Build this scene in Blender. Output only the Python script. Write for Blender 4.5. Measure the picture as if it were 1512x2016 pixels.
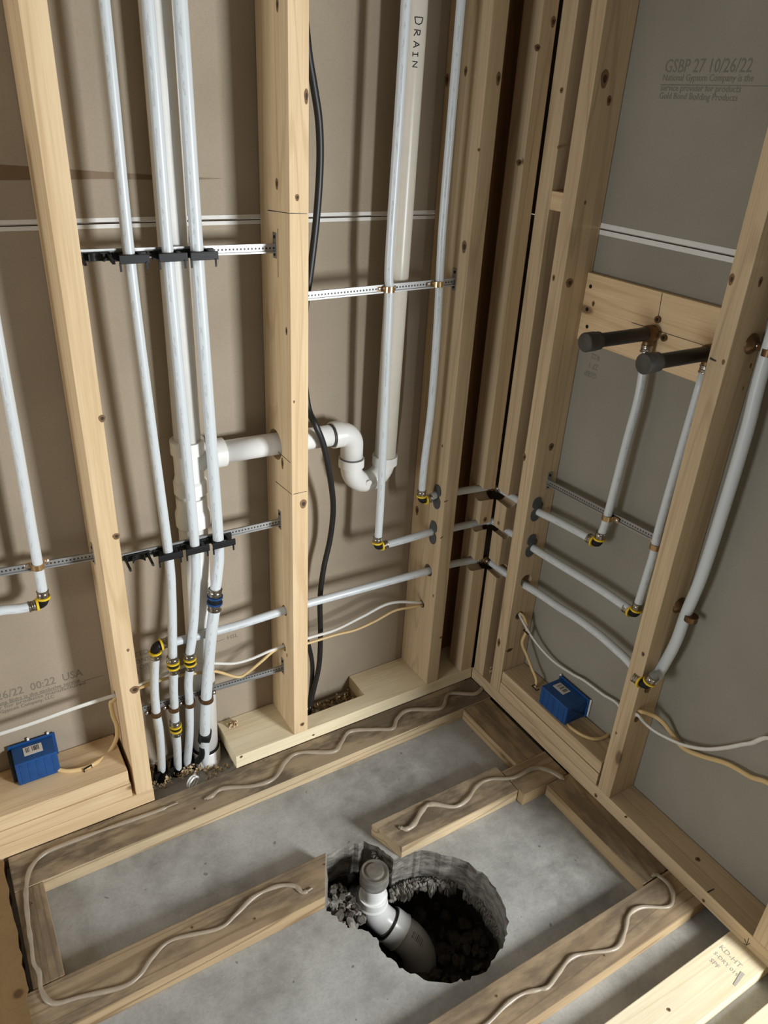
import bpy, bmesh, math, random
from mathutils import Vector, Matrix
random.seed(7)
C = bpy.context.scene
COL = C.collection
for o in list(bpy.data.objects): bpy.data.objects.remove(o)

# ---------------------------------------------------------------- camera, world, lights
cam = bpy.data.objects.new('camera', bpy.data.cameras.new('camera')); COL.objects.link(cam)
cam.location = (-1.17274, -1.30975, 1.50048)
cam.rotation_euler = (1.077368, -0.049086, -0.543154)
cam.data.sensor_fit = 'HORIZONTAL'; cam.data.sensor_width = 36; cam.data.lens = 35.6065
cam.data.clip_start = .02
C.camera = cam
w = bpy.data.worlds.new('world'); C.world = w; w.use_nodes = True
w.node_tree.nodes['Background'].inputs[0].default_value = (.62, .53, .43, 1)
w.node_tree.nodes['Background'].inputs[1].default_value = .215

def area(name, loc, target, sx, sy, power, col):
    L = bpy.data.lights.new(name, 'AREA'); L.shape = 'RECTANGLE'; L.size = sx; L.size_y = sy
    L.energy = power; L.color = col
    o = bpy.data.objects.new(name, L); COL.objects.link(o); o.location = loc
    o.rotation_euler = (Vector(target) - Vector(loc)).to_track_quat('-Z', 'Y').to_euler()
area('daylight_window_behind', (.40, -2.25, .98), (-.65, 0, .25), .42, .6, 74, (.93, .97, 1))
area('daylight_window_side', (-3.2, -.80, .85), (0, -.55, .35), .75, .9, 27, (.93, .97, 1))
C.view_settings.view_transform = 'Standard'; C.view_settings.look = 'None'
C.view_settings.gamma = 1; C.view_settings.use_curve_mapping = False
C.view_settings.exposure = 0

W = .038
DB = .134      # depth of the back wall framing
DR = .083      # depth of the right wall framing
HS = .037      # sleeper height
PT = .075      # top of sole plates

# ---------------------------------------------------------------- materials
def new_mat(name):
    m = bpy.data.materials.new(name); m.use_nodes = True
    nt = m.node_tree; b = nt.nodes['Principled BSDF']
    return m, nt, b
def N(nt, t, **k):
    n = nt.nodes.new(t)
    for a, v in k.items(): setattr(n, a, v)
    return n
def mathn(nt, op, a, b=None, clamp=False):
    n = N(nt, 'ShaderNodeMath', operation=op); n.use_clamp = clamp
    for i, v in enumerate((a, b)):
        if v is None: continue
        if hasattr(v, 'is_output'): nt.links.new(v, n.inputs[i])
        else: n.inputs[i].default_value = v
    return n.outputs[0]
def mix(nt, f, a, b, mode='MIX'):
    n = N(nt, 'ShaderNodeMix', data_type='RGBA', blend_type=mode)
    for i, v in ((0, f), (6, a), (7, b)):
        if hasattr(v, 'is_output'): nt.links.new(v, n.inputs[i])
        elif i == 0: n.inputs[0].default_value = v
        else: n.inputs[i].default_value = (*v, 1) if len(v) == 3 else v
    return n.outputs[2]
def ramp(nt, f, stops):
    n = N(nt, 'ShaderNodeValToRGB'); cr = n.color_ramp
    while len(cr.elements) < len(stops): cr.elements.new(.5)
    for e, (p, c) in zip(cr.elements, stops):
        e.position = p; e.color = (c, c, c, 1) if not hasattr(c, '__len__') else (*c, 1)
    nt.links.new(f, n.inputs[0]); return n.outputs[0]
def coords(nt, scale=(1, 1, 1), rnd=True):
    tc = N(nt, 'ShaderNodeTexCoord'); mp = N(nt, 'ShaderNodeMapping'); mp.inputs['Scale'].default_value = scale
    if rnd:
        oi = N(nt, 'ShaderNodeObjectInfo'); v = N(nt, 'ShaderNodeCombineXYZ')
        for i, k in enumerate((31.7, 17.3, 53.1)): nt.links.new(mathn(nt, 'MULTIPLY', oi.outputs['Random'], k), v.inputs[i])
        add = N(nt, 'ShaderNodeVectorMath', operation='ADD')
        nt.links.new(tc.outputs['Object'], add.inputs[0]); nt.links.new(v.outputs[0], add.inputs[1])
        nt.links.new(add.outputs[0], mp.inputs[0])
    else: nt.links.new(tc.outputs['Object'], mp.inputs[0])
    return mp.outputs[0]
def noise(nt, vec, scale, detail=3, rough=.55, dist=0):
    n = N(nt, 'ShaderNodeTexNoise'); n.inputs['Scale'].default_value = scale; n.inputs['Detail'].default_value = detail
    n.inputs['Roughness'].default_value = rough; n.inputs['Distortion'].default_value = dist
    nt.links.new(vec, n.inputs['Vector']); return n.outputs[0]
def bump(nt, b, h, strength=.3, dist=.002):
    n = N(nt, 'ShaderNodeBump'); n.inputs['Strength'].default_value = strength; n.inputs['Distance'].default_value = dist
    nt.links.new(h, n.inputs['Height']); nt.links.new(n.outputs[0], b.inputs['Normal'])

def wood(name, light, mid, dark, ring=.5, dirt=0.0, knots=True, rough=.7):
    m, nt, b = new_mat(name)
    v1 = coords(nt, (1, 1, .06)); v2 = coords(nt, (1, 1, .022)); v3 = coords(nt, (1, 1, .42))
    broad = noise(nt, v1, 22, 3)
    rings = mathn(nt, 'SINE', mathn(nt, 'MULTIPLY', noise(nt, v1, 9, 2, .4, .3), 70))
    rings = ramp(nt, rings, [(.0, 0), (.75, .1), (1, 1)])
    fine = noise(nt, v2, 260, 4, .7)
    c = mix(nt, ramp(nt, broad, [(.3, 0), (.7, 1)]), mid, light)
    c = mix(nt, mathn(nt, 'MULTIPLY', rings, ring), c, dark)
    c = mix(nt, mathn(nt, 'MULTIPLY', ramp(nt, fine, [(.42, 0), (.72, 1)]), .35), c, dark)
    if knots:
        vo = N(nt, 'ShaderNodeTexVoronoi'); vo.inputs['Scale'].default_value = 11
        nt.links.new(v3, vo.inputs['Vector'])
        sel = N(nt, 'ShaderNodeSeparateColor'); nt.links.new(vo.outputs['Color'], sel.inputs[0])
        pick = mathn(nt, 'GREATER_THAN', sel.outputs[0], .80)
        core = mathn(nt, 'MULTIPLY', ramp(nt, vo.outputs['Distance'], [(.07, 1), (.12, 0)]), pick)
        halo = mathn(nt, 'MULTIPLY', ramp(nt, vo.outputs['Distance'], [(.1, 1), (.3, 0)]), pick)
        c = mix(nt, mathn(nt, 'MULTIPLY', halo, .35), c, dark)
        c = mix(nt, mathn(nt, 'MULTIPLY', core, .8), c, (dark[0] * .35, dark[1] * .3, dark[2] * .3))
    if dirt:
        d = noise(nt, coords(nt, (1, 1, .35)), 14, 5, .65)
        geo = N(nt, 'ShaderNodeNewGeometry'); s = N(nt, 'ShaderNodeSeparateXYZ'); nt.links.new(geo.outputs['Normal'], s.inputs[0])
        top = mathn(nt, 'ADD', mathn(nt, 'MULTIPLY', ramp(nt, s.outputs[2], [(.4, 0), (.8, 1)]), .85), .15)
        c = mix(nt, mathn(nt, 'MULTIPLY', top, dirt * .62), c, (.215, .165, .115))
        c = mix(nt, mathn(nt, 'MULTIPLY', mathn(nt, 'MULTIPLY', ramp(nt, d, [(.45, 0), (.60, 1)]), dirt * .85), top), c, (.095, .072, .052))
    nt.links.new(c, b.inputs['Base Color']); b.inputs['Roughness'].default_value = rough
    b.inputs['Specular IOR Level'].default_value = .25
    bump(nt, b, mathn(nt, 'ADD', fine, mathn(nt, 'MULTIPLY', rings, .5)), .25, .0008)
    return m
M = {}
M['spruce'] = wood('spruce', (.80, .61, .38), (.66, .48, .275), (.42, .26, .12), .32)
M['spruce2'] = wood('spruce_greyish', (.66, .51, .32), (.52, .39, .235), (.30, .20, .11), .34, .12)
M['treated'] = wood('treated_pine', (.60, .47, .29), (.50, .38, .23), (.25, .17, .09), .75, .95)
M['treated2'] = wood('treated_pine_clean', (.52, .38, .215), (.41, .29, .16), (.22, .14, .065), .85, .75)
M['pale'] = wood('pale_board', (.86, .76, .54), (.78, .66, .43), (.56, .43, .24), .18, .08)
M['osb'] = wood('brown_panel', (.36, .19, .07), (.30, .15, .055), (.08, .04, .015), .2, knots=False)

def plain(name, col, rough=.5, metal=0, bumpscale=0, var=0, spec=.5):
    m, nt, b = new_mat(name)
    b.inputs['Roughness'].default_value = rough; b.inputs['Metallic'].default_value = metal
    b.inputs['Specular IOR Level'].default_value = spec
    v = coords(nt)
    n = noise(nt, v, 40, 4)
    k = 1 - var if var else .93
    c = mix(nt, ramp(nt, n, [(.3, 0), (.7, 1)]), tuple(x * k for x in col), col)
    nt.links.new(c, b.inputs['Base Color'])
    if bumpscale: bump(nt, b, noise(nt, v, bumpscale, 3), .2, .0005)
    return m
def drywall_mat(name, a, bcol):
    m, nt, b = new_mat(name)
    v = coords(nt, rnd=False)
    c = mix(nt, ramp(nt, noise(nt, v, 3.5, 3), [(.3, 0), (.7, 1)]), a, bcol)
    c = mix(nt, mathn(nt, 'MULTIPLY', ramp(nt, noise(nt, v, 350, 3), [(.45, 0), (.75, 1)]), .22), c, tuple(x * .6 for x in a))
    nt.links.new(c, b.inputs['Base Color']); b.inputs['Roughness'].default_value = .85
    b.inputs['Specular IOR Level'].default_value = .2
    bump(nt, b, noise(nt, v, 500, 2), .15, .0005)
    return m
M['paper'] = drywall_mat('brown_paper', (.325, .268, .20), (.395, .33, .25))
M['paper2'] = drywall_mat('grey_paper', (.265, .245, .198), (.31, .29, .238))
M['tape'] = plain('white_edge_paper', (.75, .74, .70), .7)
M['ink'] = plain('grey_ink', (.22, .19, .15), .9)
M['ink2'] = plain('grey_ink_dark', (.195, .18, .145), .9)
M['marker'] = plain('black_marker', (.02, .02, .02), .6)
M['stain'] = plain('brown_stain', (.185, .12, .06), .6)
M['pvc'] = plain('white_pvc', (.84, .83, .79), .28, var=.05)
M['pvc2'] = plain('cream_pvc', (.80, .745, .64), .3, var=.06)
M['white'] = plain('white_plastic', (.88, .88, .86), .3)
M['blackp'] = plain('black_plastic', (.010, .010, .010), .5, spec=.25)
M['rubber'] = plain('black_cable_jacket', (.012, .012, .012), .45)
M['steel'] = plain('galvanised_steel', (.60, .60, .60), .33, .9, var=.25)
M['sleeve'] = plain('stainless_sleeve', (.42, .39, .34), .25, 1, var=.2)
M['yellow'] = plain('yellow_ring', (.80, .55, .03), .4)
M['blue'] = plain('blue_plastic', (.008, .075, .26), .45, var=.25)
M['bluering'] = plain('dark_blue_ring', (.01, .05, .16), .4)
M['copper'] = plain('aged_copper', (.19, .105, .045), .38, .7, var=.4)
M['brass'] = plain('bright_copper', (.62, .42, .22), .28, .9, var=.2)
M['iron'] = plain('black_iron', (.016, .015, .014), .38, .2, bumpscale=90, var=.5)
M['castiron'] = plain('grey_malleable_cap', (.085, .08, .072), .5, .5, bumpscale=160, var=.4)
M['greyp'] = plain('grey_plastic', (.075, .08, .078), .5)
M['cablew'] = plain('white_cable', (.70, .68, .62), .45)
M['cabley'] = plain('yellow_cable', (.66, .47, .22), .45)
M['glue'] = plain('beige_adhesive', (.36, .295, .215), .35, bumpscale=60, var=.18)
M['shaving'] = plain('wood_shaving', (.70, .52, .30), .7, var=.4)
M['knotb'] = plain('knot_brown', (.24, .14, .065), .8, var=.4)
M['dark'] = plain('dark_knot', (.05, .028, .014), .8)
M['dustysteel'] = plain('dusty_steel_band', (.40, .38, .33), .5, .5, bumpscale=80, var=.4)
M['label'] = plain('white_label', (.72, .70, .66), .5)
M['barcode'] = plain('barcode_grey', (.13, .12, .11), .6)
M['tarcap'] = plain('dirty_cap', (.17, .15, .12), .7, bumpscale=120, var=.5)

def bar_mat():
    m, nt, b = new_mat('perforated_steel')
    tc = N(nt, 'ShaderNodeTexCoord'); s = N(nt, 'ShaderNodeSeparateXYZ'); nt.links.new(tc.outputs['Object'], s.inputs[0])
    fx = mathn(nt, 'SUBTRACT', mathn(nt, 'FRACT', mathn(nt, 'DIVIDE', s.outputs[0], .0072)), .5)
    fz = mathn(nt, 'DIVIDE', s.outputs[2], .0072)
    d = mathn(nt, 'SQRT', mathn(nt, 'ADD', mathn(nt, 'POWER', fx, 2), mathn(nt, 'POWER', fz, 2)))
    hole = mathn(nt, 'LESS_THAN', d, .27)
    c = mix(nt, hole, (.38, .38, .37), (.02, .02, .02)); nt.links.new(c, b.inputs['Base Color'])
    nt.links.new(mathn(nt, 'SUBTRACT', .9, mathn(nt, 'MULTIPLY', hole, .9)), b.inputs['Metallic'])
    b.inputs['Roughness'].default_value = .5
    return m
M['perf'] = bar_mat()

def pex_mat():
    m, nt, b = new_mat('translucent_white_pex')
    uv = N(nt, 'ShaderNodeUVMap'); s = N(nt, 'ShaderNodeSeparateXYZ'); nt.links.new(uv.outputs[0], s.inputs[0])
    cv = N(nt, 'ShaderNodeCombineXYZ'); nt.links.new(s.outputs[1], cv.inputs[0]); nt.links.new(mathn(nt, 'MULTIPLY', s.outputs[0], .25), cv.inputs[1])
    oi = N(nt, 'ShaderNodeObjectInfo'); nt.links.new(mathn(nt, 'MULTIPLY', oi.outputs['Random'], 20), cv.inputs[2])
    band = mathn(nt, 'LESS_THAN', mathn(nt, 'ABSOLUTE', mathn(nt, 'SUBTRACT', s.outputs[0], .5)), .038)
    dash = mathn(nt, 'GREATER_THAN', noise(nt, cv.outputs[0], 55, 1), .55)
    micro = mathn(nt, 'GREATER_THAN', noise(nt, cv.outputs[0], 420, 2), .44)
    f = mathn(nt, 'MULTIPLY', mathn(nt, 'MULTIPLY', mathn(nt, 'MULTIPLY', band, dash), micro), .40)
    c = mix(nt, f, (.63, .665, .675), (.27, .28, .28))
    nt.links.new(c, b.inputs['Base Color']); b.inputs['Roughness'].default_value = .32
    b.inputs['Subsurface Weight'].default_value = .0
    return m
M['pex'] = pex_mat()

def concrete_mat():
    m, nt, b = new_mat('concrete')
    v = coords(nt, rnd=False)
    big = noise(nt, v, 3.2, 6, .62, .4); mid = noise(nt, v, 17, 6, .7); fine = noise(nt, v, 160, 4, .7)
    c = mix(nt, ramp(nt, big, [(.35, 0), (.65, 1)]), (.215, .21, .19), (.43, .425, .40))
    c = mix(nt, mathn(nt, 'MULTIPLY', ramp(nt, mid, [(.4, 0), (.7, 1)]), .45), c, (.53, .52, .48))
    c = mix(nt, mathn(nt, 'MULTIPLY', ramp(nt, fine, [(.45, 0), (.75, 1)]), .3), c, (.19, .18, .16))
    sp = mathn(nt, 'GREATER_THAN', noise(nt, v, 45, 1), .76)
    c = mix(nt, mathn(nt, 'MULTIPLY', sp, .6), c, (.10, .08, .06))
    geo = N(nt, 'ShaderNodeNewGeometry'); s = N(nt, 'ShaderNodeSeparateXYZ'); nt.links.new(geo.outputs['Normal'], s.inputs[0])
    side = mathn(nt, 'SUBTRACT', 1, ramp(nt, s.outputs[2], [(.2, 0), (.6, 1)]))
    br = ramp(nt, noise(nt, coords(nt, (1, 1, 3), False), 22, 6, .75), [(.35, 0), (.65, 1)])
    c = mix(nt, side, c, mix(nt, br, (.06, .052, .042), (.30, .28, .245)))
    nt.links.new(c, b.inputs['Base Color'])
    nt.links.new(ramp(nt, mid, [(.3, .45), (.7, .75)]), b.inputs['Roughness'])
    bump(nt, b, mathn(nt, 'ADD', mid, mathn(nt, 'MULTIPLY', fine, .4)), .35, .003)
    return m
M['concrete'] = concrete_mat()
def soil_mat():
    m, nt, b = new_mat('damp_soil')
    v = coords(nt, rnd=False)
    c = mix(nt, ramp(nt, noise(nt, v, 45, 5, .7), [(.35, 0), (.7, 1)]), (.022, .019, .015), (.085, .073, .058))
    nt.links.new(c, b.inputs['Base Color']); b.inputs['Roughness'].default_value = .95
    bump(nt, b, noise(nt, v, 120, 4), .5, .004)
    return m
M['soil'] = soil_mat()
M['rubble'] = plain('broken_concrete', (.30, .275, .235), .9, bumpscale=60, var=.6)
M['rubbled'] = plain('dark_rubble', (.12, .10, .08), .9, bumpscale=60, var=.6)

# ---------------------------------------------------------------- mesh helpers
def link_mesh(name, me, mat, parent=None, smooth=False):
    if isinstance(mat, str): mat = M[mat]
    if not me.materials: me.materials.append(mat)
    o = bpy.data.objects.new(name, me); COL.objects.link(o)
    if parent:
        o.parent = parent
        o.matrix_parent_inverse = parent.matrix_basis.inverted()
    if smooth:
        for p in me.polygons: p.use_smooth = True
    return o
def from_bm(name, bm, mat, parent=None, smooth=False):
    me = bpy.data.meshes.new(name); bm.to_mesh(me); bm.free()
    return link_mesh(name, me, mat, parent, smooth)
def tag(o, label, cat, group=None, kind=None):
    o['label'] = label; o['category'] = cat
    if group: o['group'] = group
    if kind: o['kind'] = kind
    return o
def empty(name, loc, label, cat, group=None):
    o = bpy.data.objects.new(name, None); COL.objects.link(o); o.location = loc; o.empty_display_size = .05
    return tag(o, label, cat, group)
def box_bm(bm, lo, hi, bev=0, mtx=None):
    v = [bm.verts.new((x, y, z)) for x in (lo[0], hi[0]) for y in (lo[1], hi[1]) for z in (lo[2], hi[2])]
    if mtx:
        for q in v: q.co = mtx @ q.co
    f = [(0, 1, 3, 2), (4, 6, 7, 5), (0, 4, 5, 1), (2, 3, 7, 6), (0, 2, 6, 4), (1, 5, 7, 3)]
    fs = [bm.faces.new([v[i] for i in q]) for q in f]
    if bev:
        es = {e for q in fs for e in q.edges}
        bmesh.ops.bevel(bm, geom=list(es), offset=bev, segments=2, affect='EDGES', profile=.6)
    return fs
def box(name, lo, hi, mat, parent=None, bev=.0008):
    bm = bmesh.new(); c = [(a + b) / 2 for a, b in zip(lo, hi)]
    box_bm(bm, [a - q for a, q in zip(lo, c)], [a - q for a, q in zip(hi, c)], bev)
    bmesh.ops.recalc_face_normals(bm, faces=bm.faces)
    me = bpy.data.meshes.new(name); bm.to_mesh(me); bm.free(); me.materials.append(M[mat])
    o = bpy.data.objects.new(name, me); COL.objects.link(o); o.location = c
    if parent: o.parent = parent; o.matrix_parent_inverse = parent.matrix_basis.inverted()
    return o
def cyl_bm(bm, p, d, r0, r1, seg=20):
    d = Vector(d); q = d.to_track_quat('Z', 'Y').to_matrix().to_4x4()
    m = Matrix.Translation(Vector(p) + d / 2) @ q
    bmesh.ops.create_cone(bm, cap_ends=True, segments=seg, radius1=r0, radius2=r1, depth=d.length, matrix=m)
def lathe(name, p, d, prof, mat, parent=None, seg=24, smooth=True):
    """prof: list of (distance along d, radius) with d a direction"""
    d = Vector(d).normalized(); q = d.to_track_quat('Z', 'Y').to_matrix(); p = Vector(p)
    bm = bmesh.new(); rings = []
    for t, r in prof:
        rings.append([bm.verts.new(p + d * t + q @ Vector((r * math.cos(a), r * math.sin(a), 0)))
                      for a in [2 * math.pi * i / seg for i in range(seg)]])
    for a, b in zip(rings, rings[1:]):
        for i in range(seg):
            j = (i + 1) % seg
            f = bm.faces.new((a[i], a[j], b[j], b[i])); f.smooth = smooth
    bm.faces.new(list(reversed(rings[0]))); bm.faces.new(rings[-1])
    bmesh.ops.recalc_face_normals(bm, faces=bm.faces)
    # keep profile steps crisp
    me = bpy.data.meshes.new(name); bm.to_mesh(me); bm.free()
    try: me.set_sharp_from_angle(angle=math.radians(35))
    except Exception: pass
    return link_mesh(name, me, mat, parent)
def smooth_path(pts, n=8):
    P = [Vector(p) for p in pts]
    if len(P) < 3: return P
    out = []
    for i in range(len(P) - 1):
        p1, p2 = P[i], P[i + 1]
        p0 = P[i - 1] if i else 2 * p1 - p2
        p3 = P[i + 2] if i + 2 < len(P) else 2 * p2 - p1
        for k in range(n):
            t = k / n
            out.append(.5 * ((2 * p1) + (p2 - p0) * t + (2 * p0 - 5 * p1 + 4 * p2 - p3) * t * t + (3 * p1 - p0 - 3 * p2 + p3) * t ** 3))
    out.append(P[-1]); return out
def tube_bm(pts, r, seg=18, up=(-.55, -.83, 0), flat=1, rfun=None):
    bm = bmesh.new(); uvl = bm.loops.layers.uv.new('UVMap')
    n = len(pts); P = [Vector(p) for p in pts]; rings = []; vs = []
    T = []
    for i in range(n):
        a = P[max(i - 1, 0)]; b = P[min(i + 1, n - 1)]; T.append((b - a).normalized())
    u = Vector(up); u = (u - T[0] * u.dot(T[0]))
    if u.length < .1: u = Vector((0, 0, 1)) - T[0] * T[0].z
    if u.length < .1: u = Vector((1, 0, 0))
    u.normalize(); L = 0
    for i in range(n):
        if i: L += (P[i] - P[i - 1]).length
        u = (u - T[i] * u.dot(T[i])).normalized(); v = T[i].cross(u)
        rr = rfun(i / (n - 1)) if rfun else r
        rings.append([bm.verts.new(P[i] - u * rr * math.cos(a) * flat + v * rr * math.sin(a)) for a in [2 * math.pi * k / seg for k in range(seg)]])
        vs.append(L)
    for i in range(n - 1):
        for k in range(seg):
            j = (k + 1) % seg
            f = bm.faces.new((rings[i][k], rings[i][j], rings[i + 1][j], rings[i + 1][k])); f.smooth = True
            for lp, (uu, vv) in zip(f.loops, ((k / seg, vs[i]), ((k + 1) / seg, vs[i]), ((k + 1) / seg, vs[i + 1]), (k / seg, vs[i + 1]))):
                lp[uvl].uv = (uu, vv)
    bm.faces.new(list(reversed(rings[0]))); bm.faces.new(rings[-1])
    bmesh.ops.recalc_face_normals(bm, faces=bm.faces)
    return bm
def tube(name, pts, r, mat, parent=None, smooth=True, seg=18, **k):
    return from_bm(name, tube_bm(smooth_path(pts) if smooth else pts, r, seg, **k), mat, parent)
def arc(center, r, a0, a1, e1, e2, n=12):
    c = Vector(center); e1 = Vector(e1); e2 = Vector(e2)
    return [c + e1 * r * math.cos(a0 + (a1 - a0) * i / n) + e2 * r * math.sin(a0 + (a1 - a0) * i / n) for i in range(n + 1)]
def prism(name, poly, p, e1, e2, th, mat, parent=None, bev=0):
    """extrude a 2D outline (in e1,e2) by th along e1 x e2"""
    e1 = Vector(e1).normalized(); e2 = Vector(e2).normalized(); n = e1.cross(e2); p = Vector(p)
    bm = bmesh.new()
    a = [bm.verts.new(p + e1 * x + e2 * y) for x, y in poly]; b = [bm.verts.new(q.co + n * th) for q in a]
    bm.faces.new(list(reversed(a))); bm.faces.new(b); k = len(a)
    for i in range(k): bm.faces.new((a[i], a[(i + 1) % k], b[(i + 1) % k], b[i]))
    bmesh.ops.recalc_face_normals(bm, faces=bm.faces)
    if bev: bmesh.ops.bevel(bm, geom=list(bm.edges), offset=bev, segments=2, affect='EDGES')
    return from_bm(name, bm, mat, parent)
def bake_cuts(o, cutters):
    for cme in cutters:
        c = bpy.data.objects.new('cut', cme); COL.objects.link(c)
        md = o.modifiers.new('b', 'BOOLEAN'); md.operation = 'DIFFERENCE'; md.solver = 'EXACT'; md.object = c
        bpy.context.view_layer.update()
        dg = bpy.context.evaluated_depsgraph_get()
        me = bpy.data.meshes.new_from_object(o.evaluated_get(dg))
        o.modifiers.clear(); old = o.data; o.data = me; me.name = old.name
        bpy.data.objects.remove(c)
def cut_cyl(p, d, r):
    bm = bmesh.new(); cyl_bm(bm, p, d, r, r, 24); me = bpy.data.meshes.new('cut'); bm.to_mesh(me); bm.free(); return me
def cut_box(lo, hi):
    bm = bmesh.new(); box_bm(bm, lo, hi); bmesh.ops.recalc_face_normals(bm, faces=bm.faces)
    me = bpy.data.meshes.new('cut'); bm.to_mesh(me); bm.free(); return me
def cut_poly(pts, z0, z1, grow=0):
    bm = bmesh.new(); a = [bm.verts.new((x, y, z0)) for x, y in pts]; b = [bm.verts.new((x, y, z1)) for x, y in pts]
    k = len(a); bm.faces.new(list(reversed(a))); bm.faces.new(b)
    for i in range(k): bm.faces.new((a[i], a[(i + 1) % k], b[(i + 1) % k], b[i]))
    bmesh.ops.recalc_face_normals(bm, faces=bm.faces)
    me = bpy.data.meshes.new('cut'); bm.to_mesh(me); bm.free(); return me

def board(name, lo, hi, axis, mat, label, cat, cuts=(), group=None, parent=None, rz=0, skew=None):
    """solid lumber; local Z runs along the grain"""
    c = Vector([(a + b) / 2 for a, b in zip(lo, hi)]); d = [b - a for a, b in zip(lo, hi)]
    if axis == 'z': loc, rot = (d[0], d[1], d[2]), (0, 0, 0)
    elif axis == 'x': loc, rot = (d[2], d[1], d[0]), (0, math.pi / 2, 0)
    else: loc, rot = (d[0], d[2], d[1]), (-math.pi / 2, 0, 0)
    bm = bmesh.new(); h = [q / 2 for q in loc]
    box_bm(bm, [-q for q in h], h, .0016)
    bmesh.ops.recalc_face_normals(bm, faces=bm.faces)
    if skew: skew(bm)
    me = bpy.data.meshes.new(name); bm.to_mesh(me); bm.free(); me.materials.append(M[mat])
    o = bpy.data.objects.new(name, me); COL.objects.link(o); o.location = c
    from mathutils import Euler
    o.rotation_euler = (Matrix.Rotation(rz, 3, 'Z') @ Euler(rot).to_matrix()).to_euler()
    if parent: o.parent = parent; o.matrix_parent_inverse = parent.matrix_basis.inverted()
    else: tag(o, label, cat, group)
    if cuts:
        bpy.context.view_layer.update(); bake_cuts(o, cuts)
    return o
def knot(parent, p, n, a=.006, b=.009, mat='dark', ring=True):
    """a dark oval knot set in a wooden face: p centre, n outward normal"""
    n = Vector(n); up = Vector((0, 0, 1)) if abs(n.z) < .9 else Vector((0, 1, 0)); e = up.cross(n)
    poly = [(a * math.cos(t) * (1 + .12 * math.sin(3 * t)), b * math.sin(t)) for t in [2 * math.pi * i / 18 for i in range(18)]]
    k = prism('knot', poly, Vector(p) - n * .0008, e, up, .0010, 'knotb', parent)
    if a > .0032:
        prism('knot_core', [(x * .5 + a * .1, y * .45) for x, y in poly], Vector(p) - n * .0008, e, up, .0012, mat, k)
    return k
def strip(name, p, q, wdt, n, mat, parent, th=.0008):
    """thin pen line from p to q lying on a face with normal n"""
    p = Vector(p); q = Vector(q); d = (q - p); L = d.length; d.normalize(); n = Vector(n); s = n.cross(d)
    return prism(name, [(0, -wdt / 2), (L, -wdt / 2 * .6), (L, wdt / 2 * .6), (0, wdt / 2)], p - n * .0002, d, s, th, mat, parent)
def text(body, size, p, right, up, mat, parent, name='printed_text', sx=1.0):
    cu = bpy.data.curves.new('t', 'FONT'); cu.body = body; cu.size = size; cu.extrude = .0002; cu.resolution_u = 2
    o = bpy.data.objects.new('t', cu); COL.objects.link(o)
    bpy.context.view_layer.update()
    me = bpy.data.meshes.new_from_object(o.evaluated_get(bpy.context.evaluated_depsgraph_get()))
    bpy.data.objects.remove(o)
    r = Vector(right).normalized() * sx; u = Vector(up).normalized(); n = r.cross(u).normalized()
    m = Matrix((( r.x, u.x, n.x, p[0]), (r.y, u.y, n.y, p[1]), (r.z, u.z, n.z, p[2]), (0, 0, 0, 1)))
    me.transform(m); me.materials.clear()
    return link_mesh(name, me, mat, parent)
BX, BZ, BN = (1, 0, 0), (0, 0, 1), (0, -1, 0)

# ---------------------------------------------------------------- shell
YR = -1.02     # where the right wall stops (toward the room)
XL = -2.1      # where the back wall stops
outline = [(-0.6261, -0.2973), (-0.5803, -0.2998), (-0.5379, -0.3123), (-0.5114, -0.3456), (-0.5029, -0.3806), (-0.4617, -0.3868), (-0.4254, -0.3993), (-0.3891, -0.4346), (-0.3641, -0.4651), (-0.3464, -0.5117), (-0.3409, -0.5519), (-0.3493, -0.5886), (-0.3649, -0.6197), (-0.3888, -0.6472), (-0.4081, -0.6611), (-0.4431, -0.6751), (-0.4728, -0.6851), (-0.5127, -0.6830), (-0.5357, -0.6757), (-0.5813, -0.6510), (-0.6023, -0.6234), (-0.6205, -0.5960), (-0.6301, -0.5673), (-0.6318, -0.5304), (-0.6327, -0.5114), (-0.6528, -0.4877), (-0.6700, -0.4755), (-0.6772, -0.4512), (-0.6909, -0.4202)]
def dense(poly, n=4, amp=.0035):
    out = []
    for i, p in enumerate(poly):
        q = poly[(i + 1) % len(poly)]
        for k in range(n):
            t = k / n; out.append((p[0] + (q[0] - p[0]) * t + random.uniform(-amp, amp), p[1] + (q[1] - p[1]) * t + random.uniform(-amp, amp)))
    return out
bm = bmesh.new(); box_bm(bm, (-3.2, -2.6, -.10), (.3, .2, 0)); bmesh.ops.recalc_face_normals(bm, faces=bm.faces)
floor = from_bm('floor', bm, 'concrete'); floor['kind'] = 'structure'; floor['label'] = 'grey concrete slab floor with a round hole broken through it'
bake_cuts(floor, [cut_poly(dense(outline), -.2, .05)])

def panel(name, lo, hi, mat, label):
    o = box(name, lo, hi, mat, bev=0); o['kind'] = 'structure'; o['label'] = label
    return o
SEAM = 1.294
wb = panel('wall_back', (XL, DB, 0), (.25, DB + .0127, SEAM - .0018), 'paper', 'lower brown paper-faced drywall sheet behind the left studs')
wbu = panel('wall_back_upper', (XL, DB, SEAM + .0018), (.25, DB + .0127, 2.45), 'paper', 'upper brown paper-faced drywall sheet behind the left studs')
wr = panel('wall_right', (DR, YR, 0), (DR + .0127, .15, SEAM - .0018), 'paper2', 'lower grey drywall sheet behind the right studs')
wru = panel('wall_right_upper', (DR, YR, SEAM + .0018), (DR + .0127, .15, 2.45), 'paper2', 'upper grey drywall sheet behind the right studs')
for par, z0 in ((wb, SEAM - .0018 - .0068), (wbu, SEAM + .0018)):
    box('edge_paper', (XL, DB - .0006, z0), (.0, DB + .001, z0 + .0068), 'tape', par, 0)['label'] = 'white edge paper strip'
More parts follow.
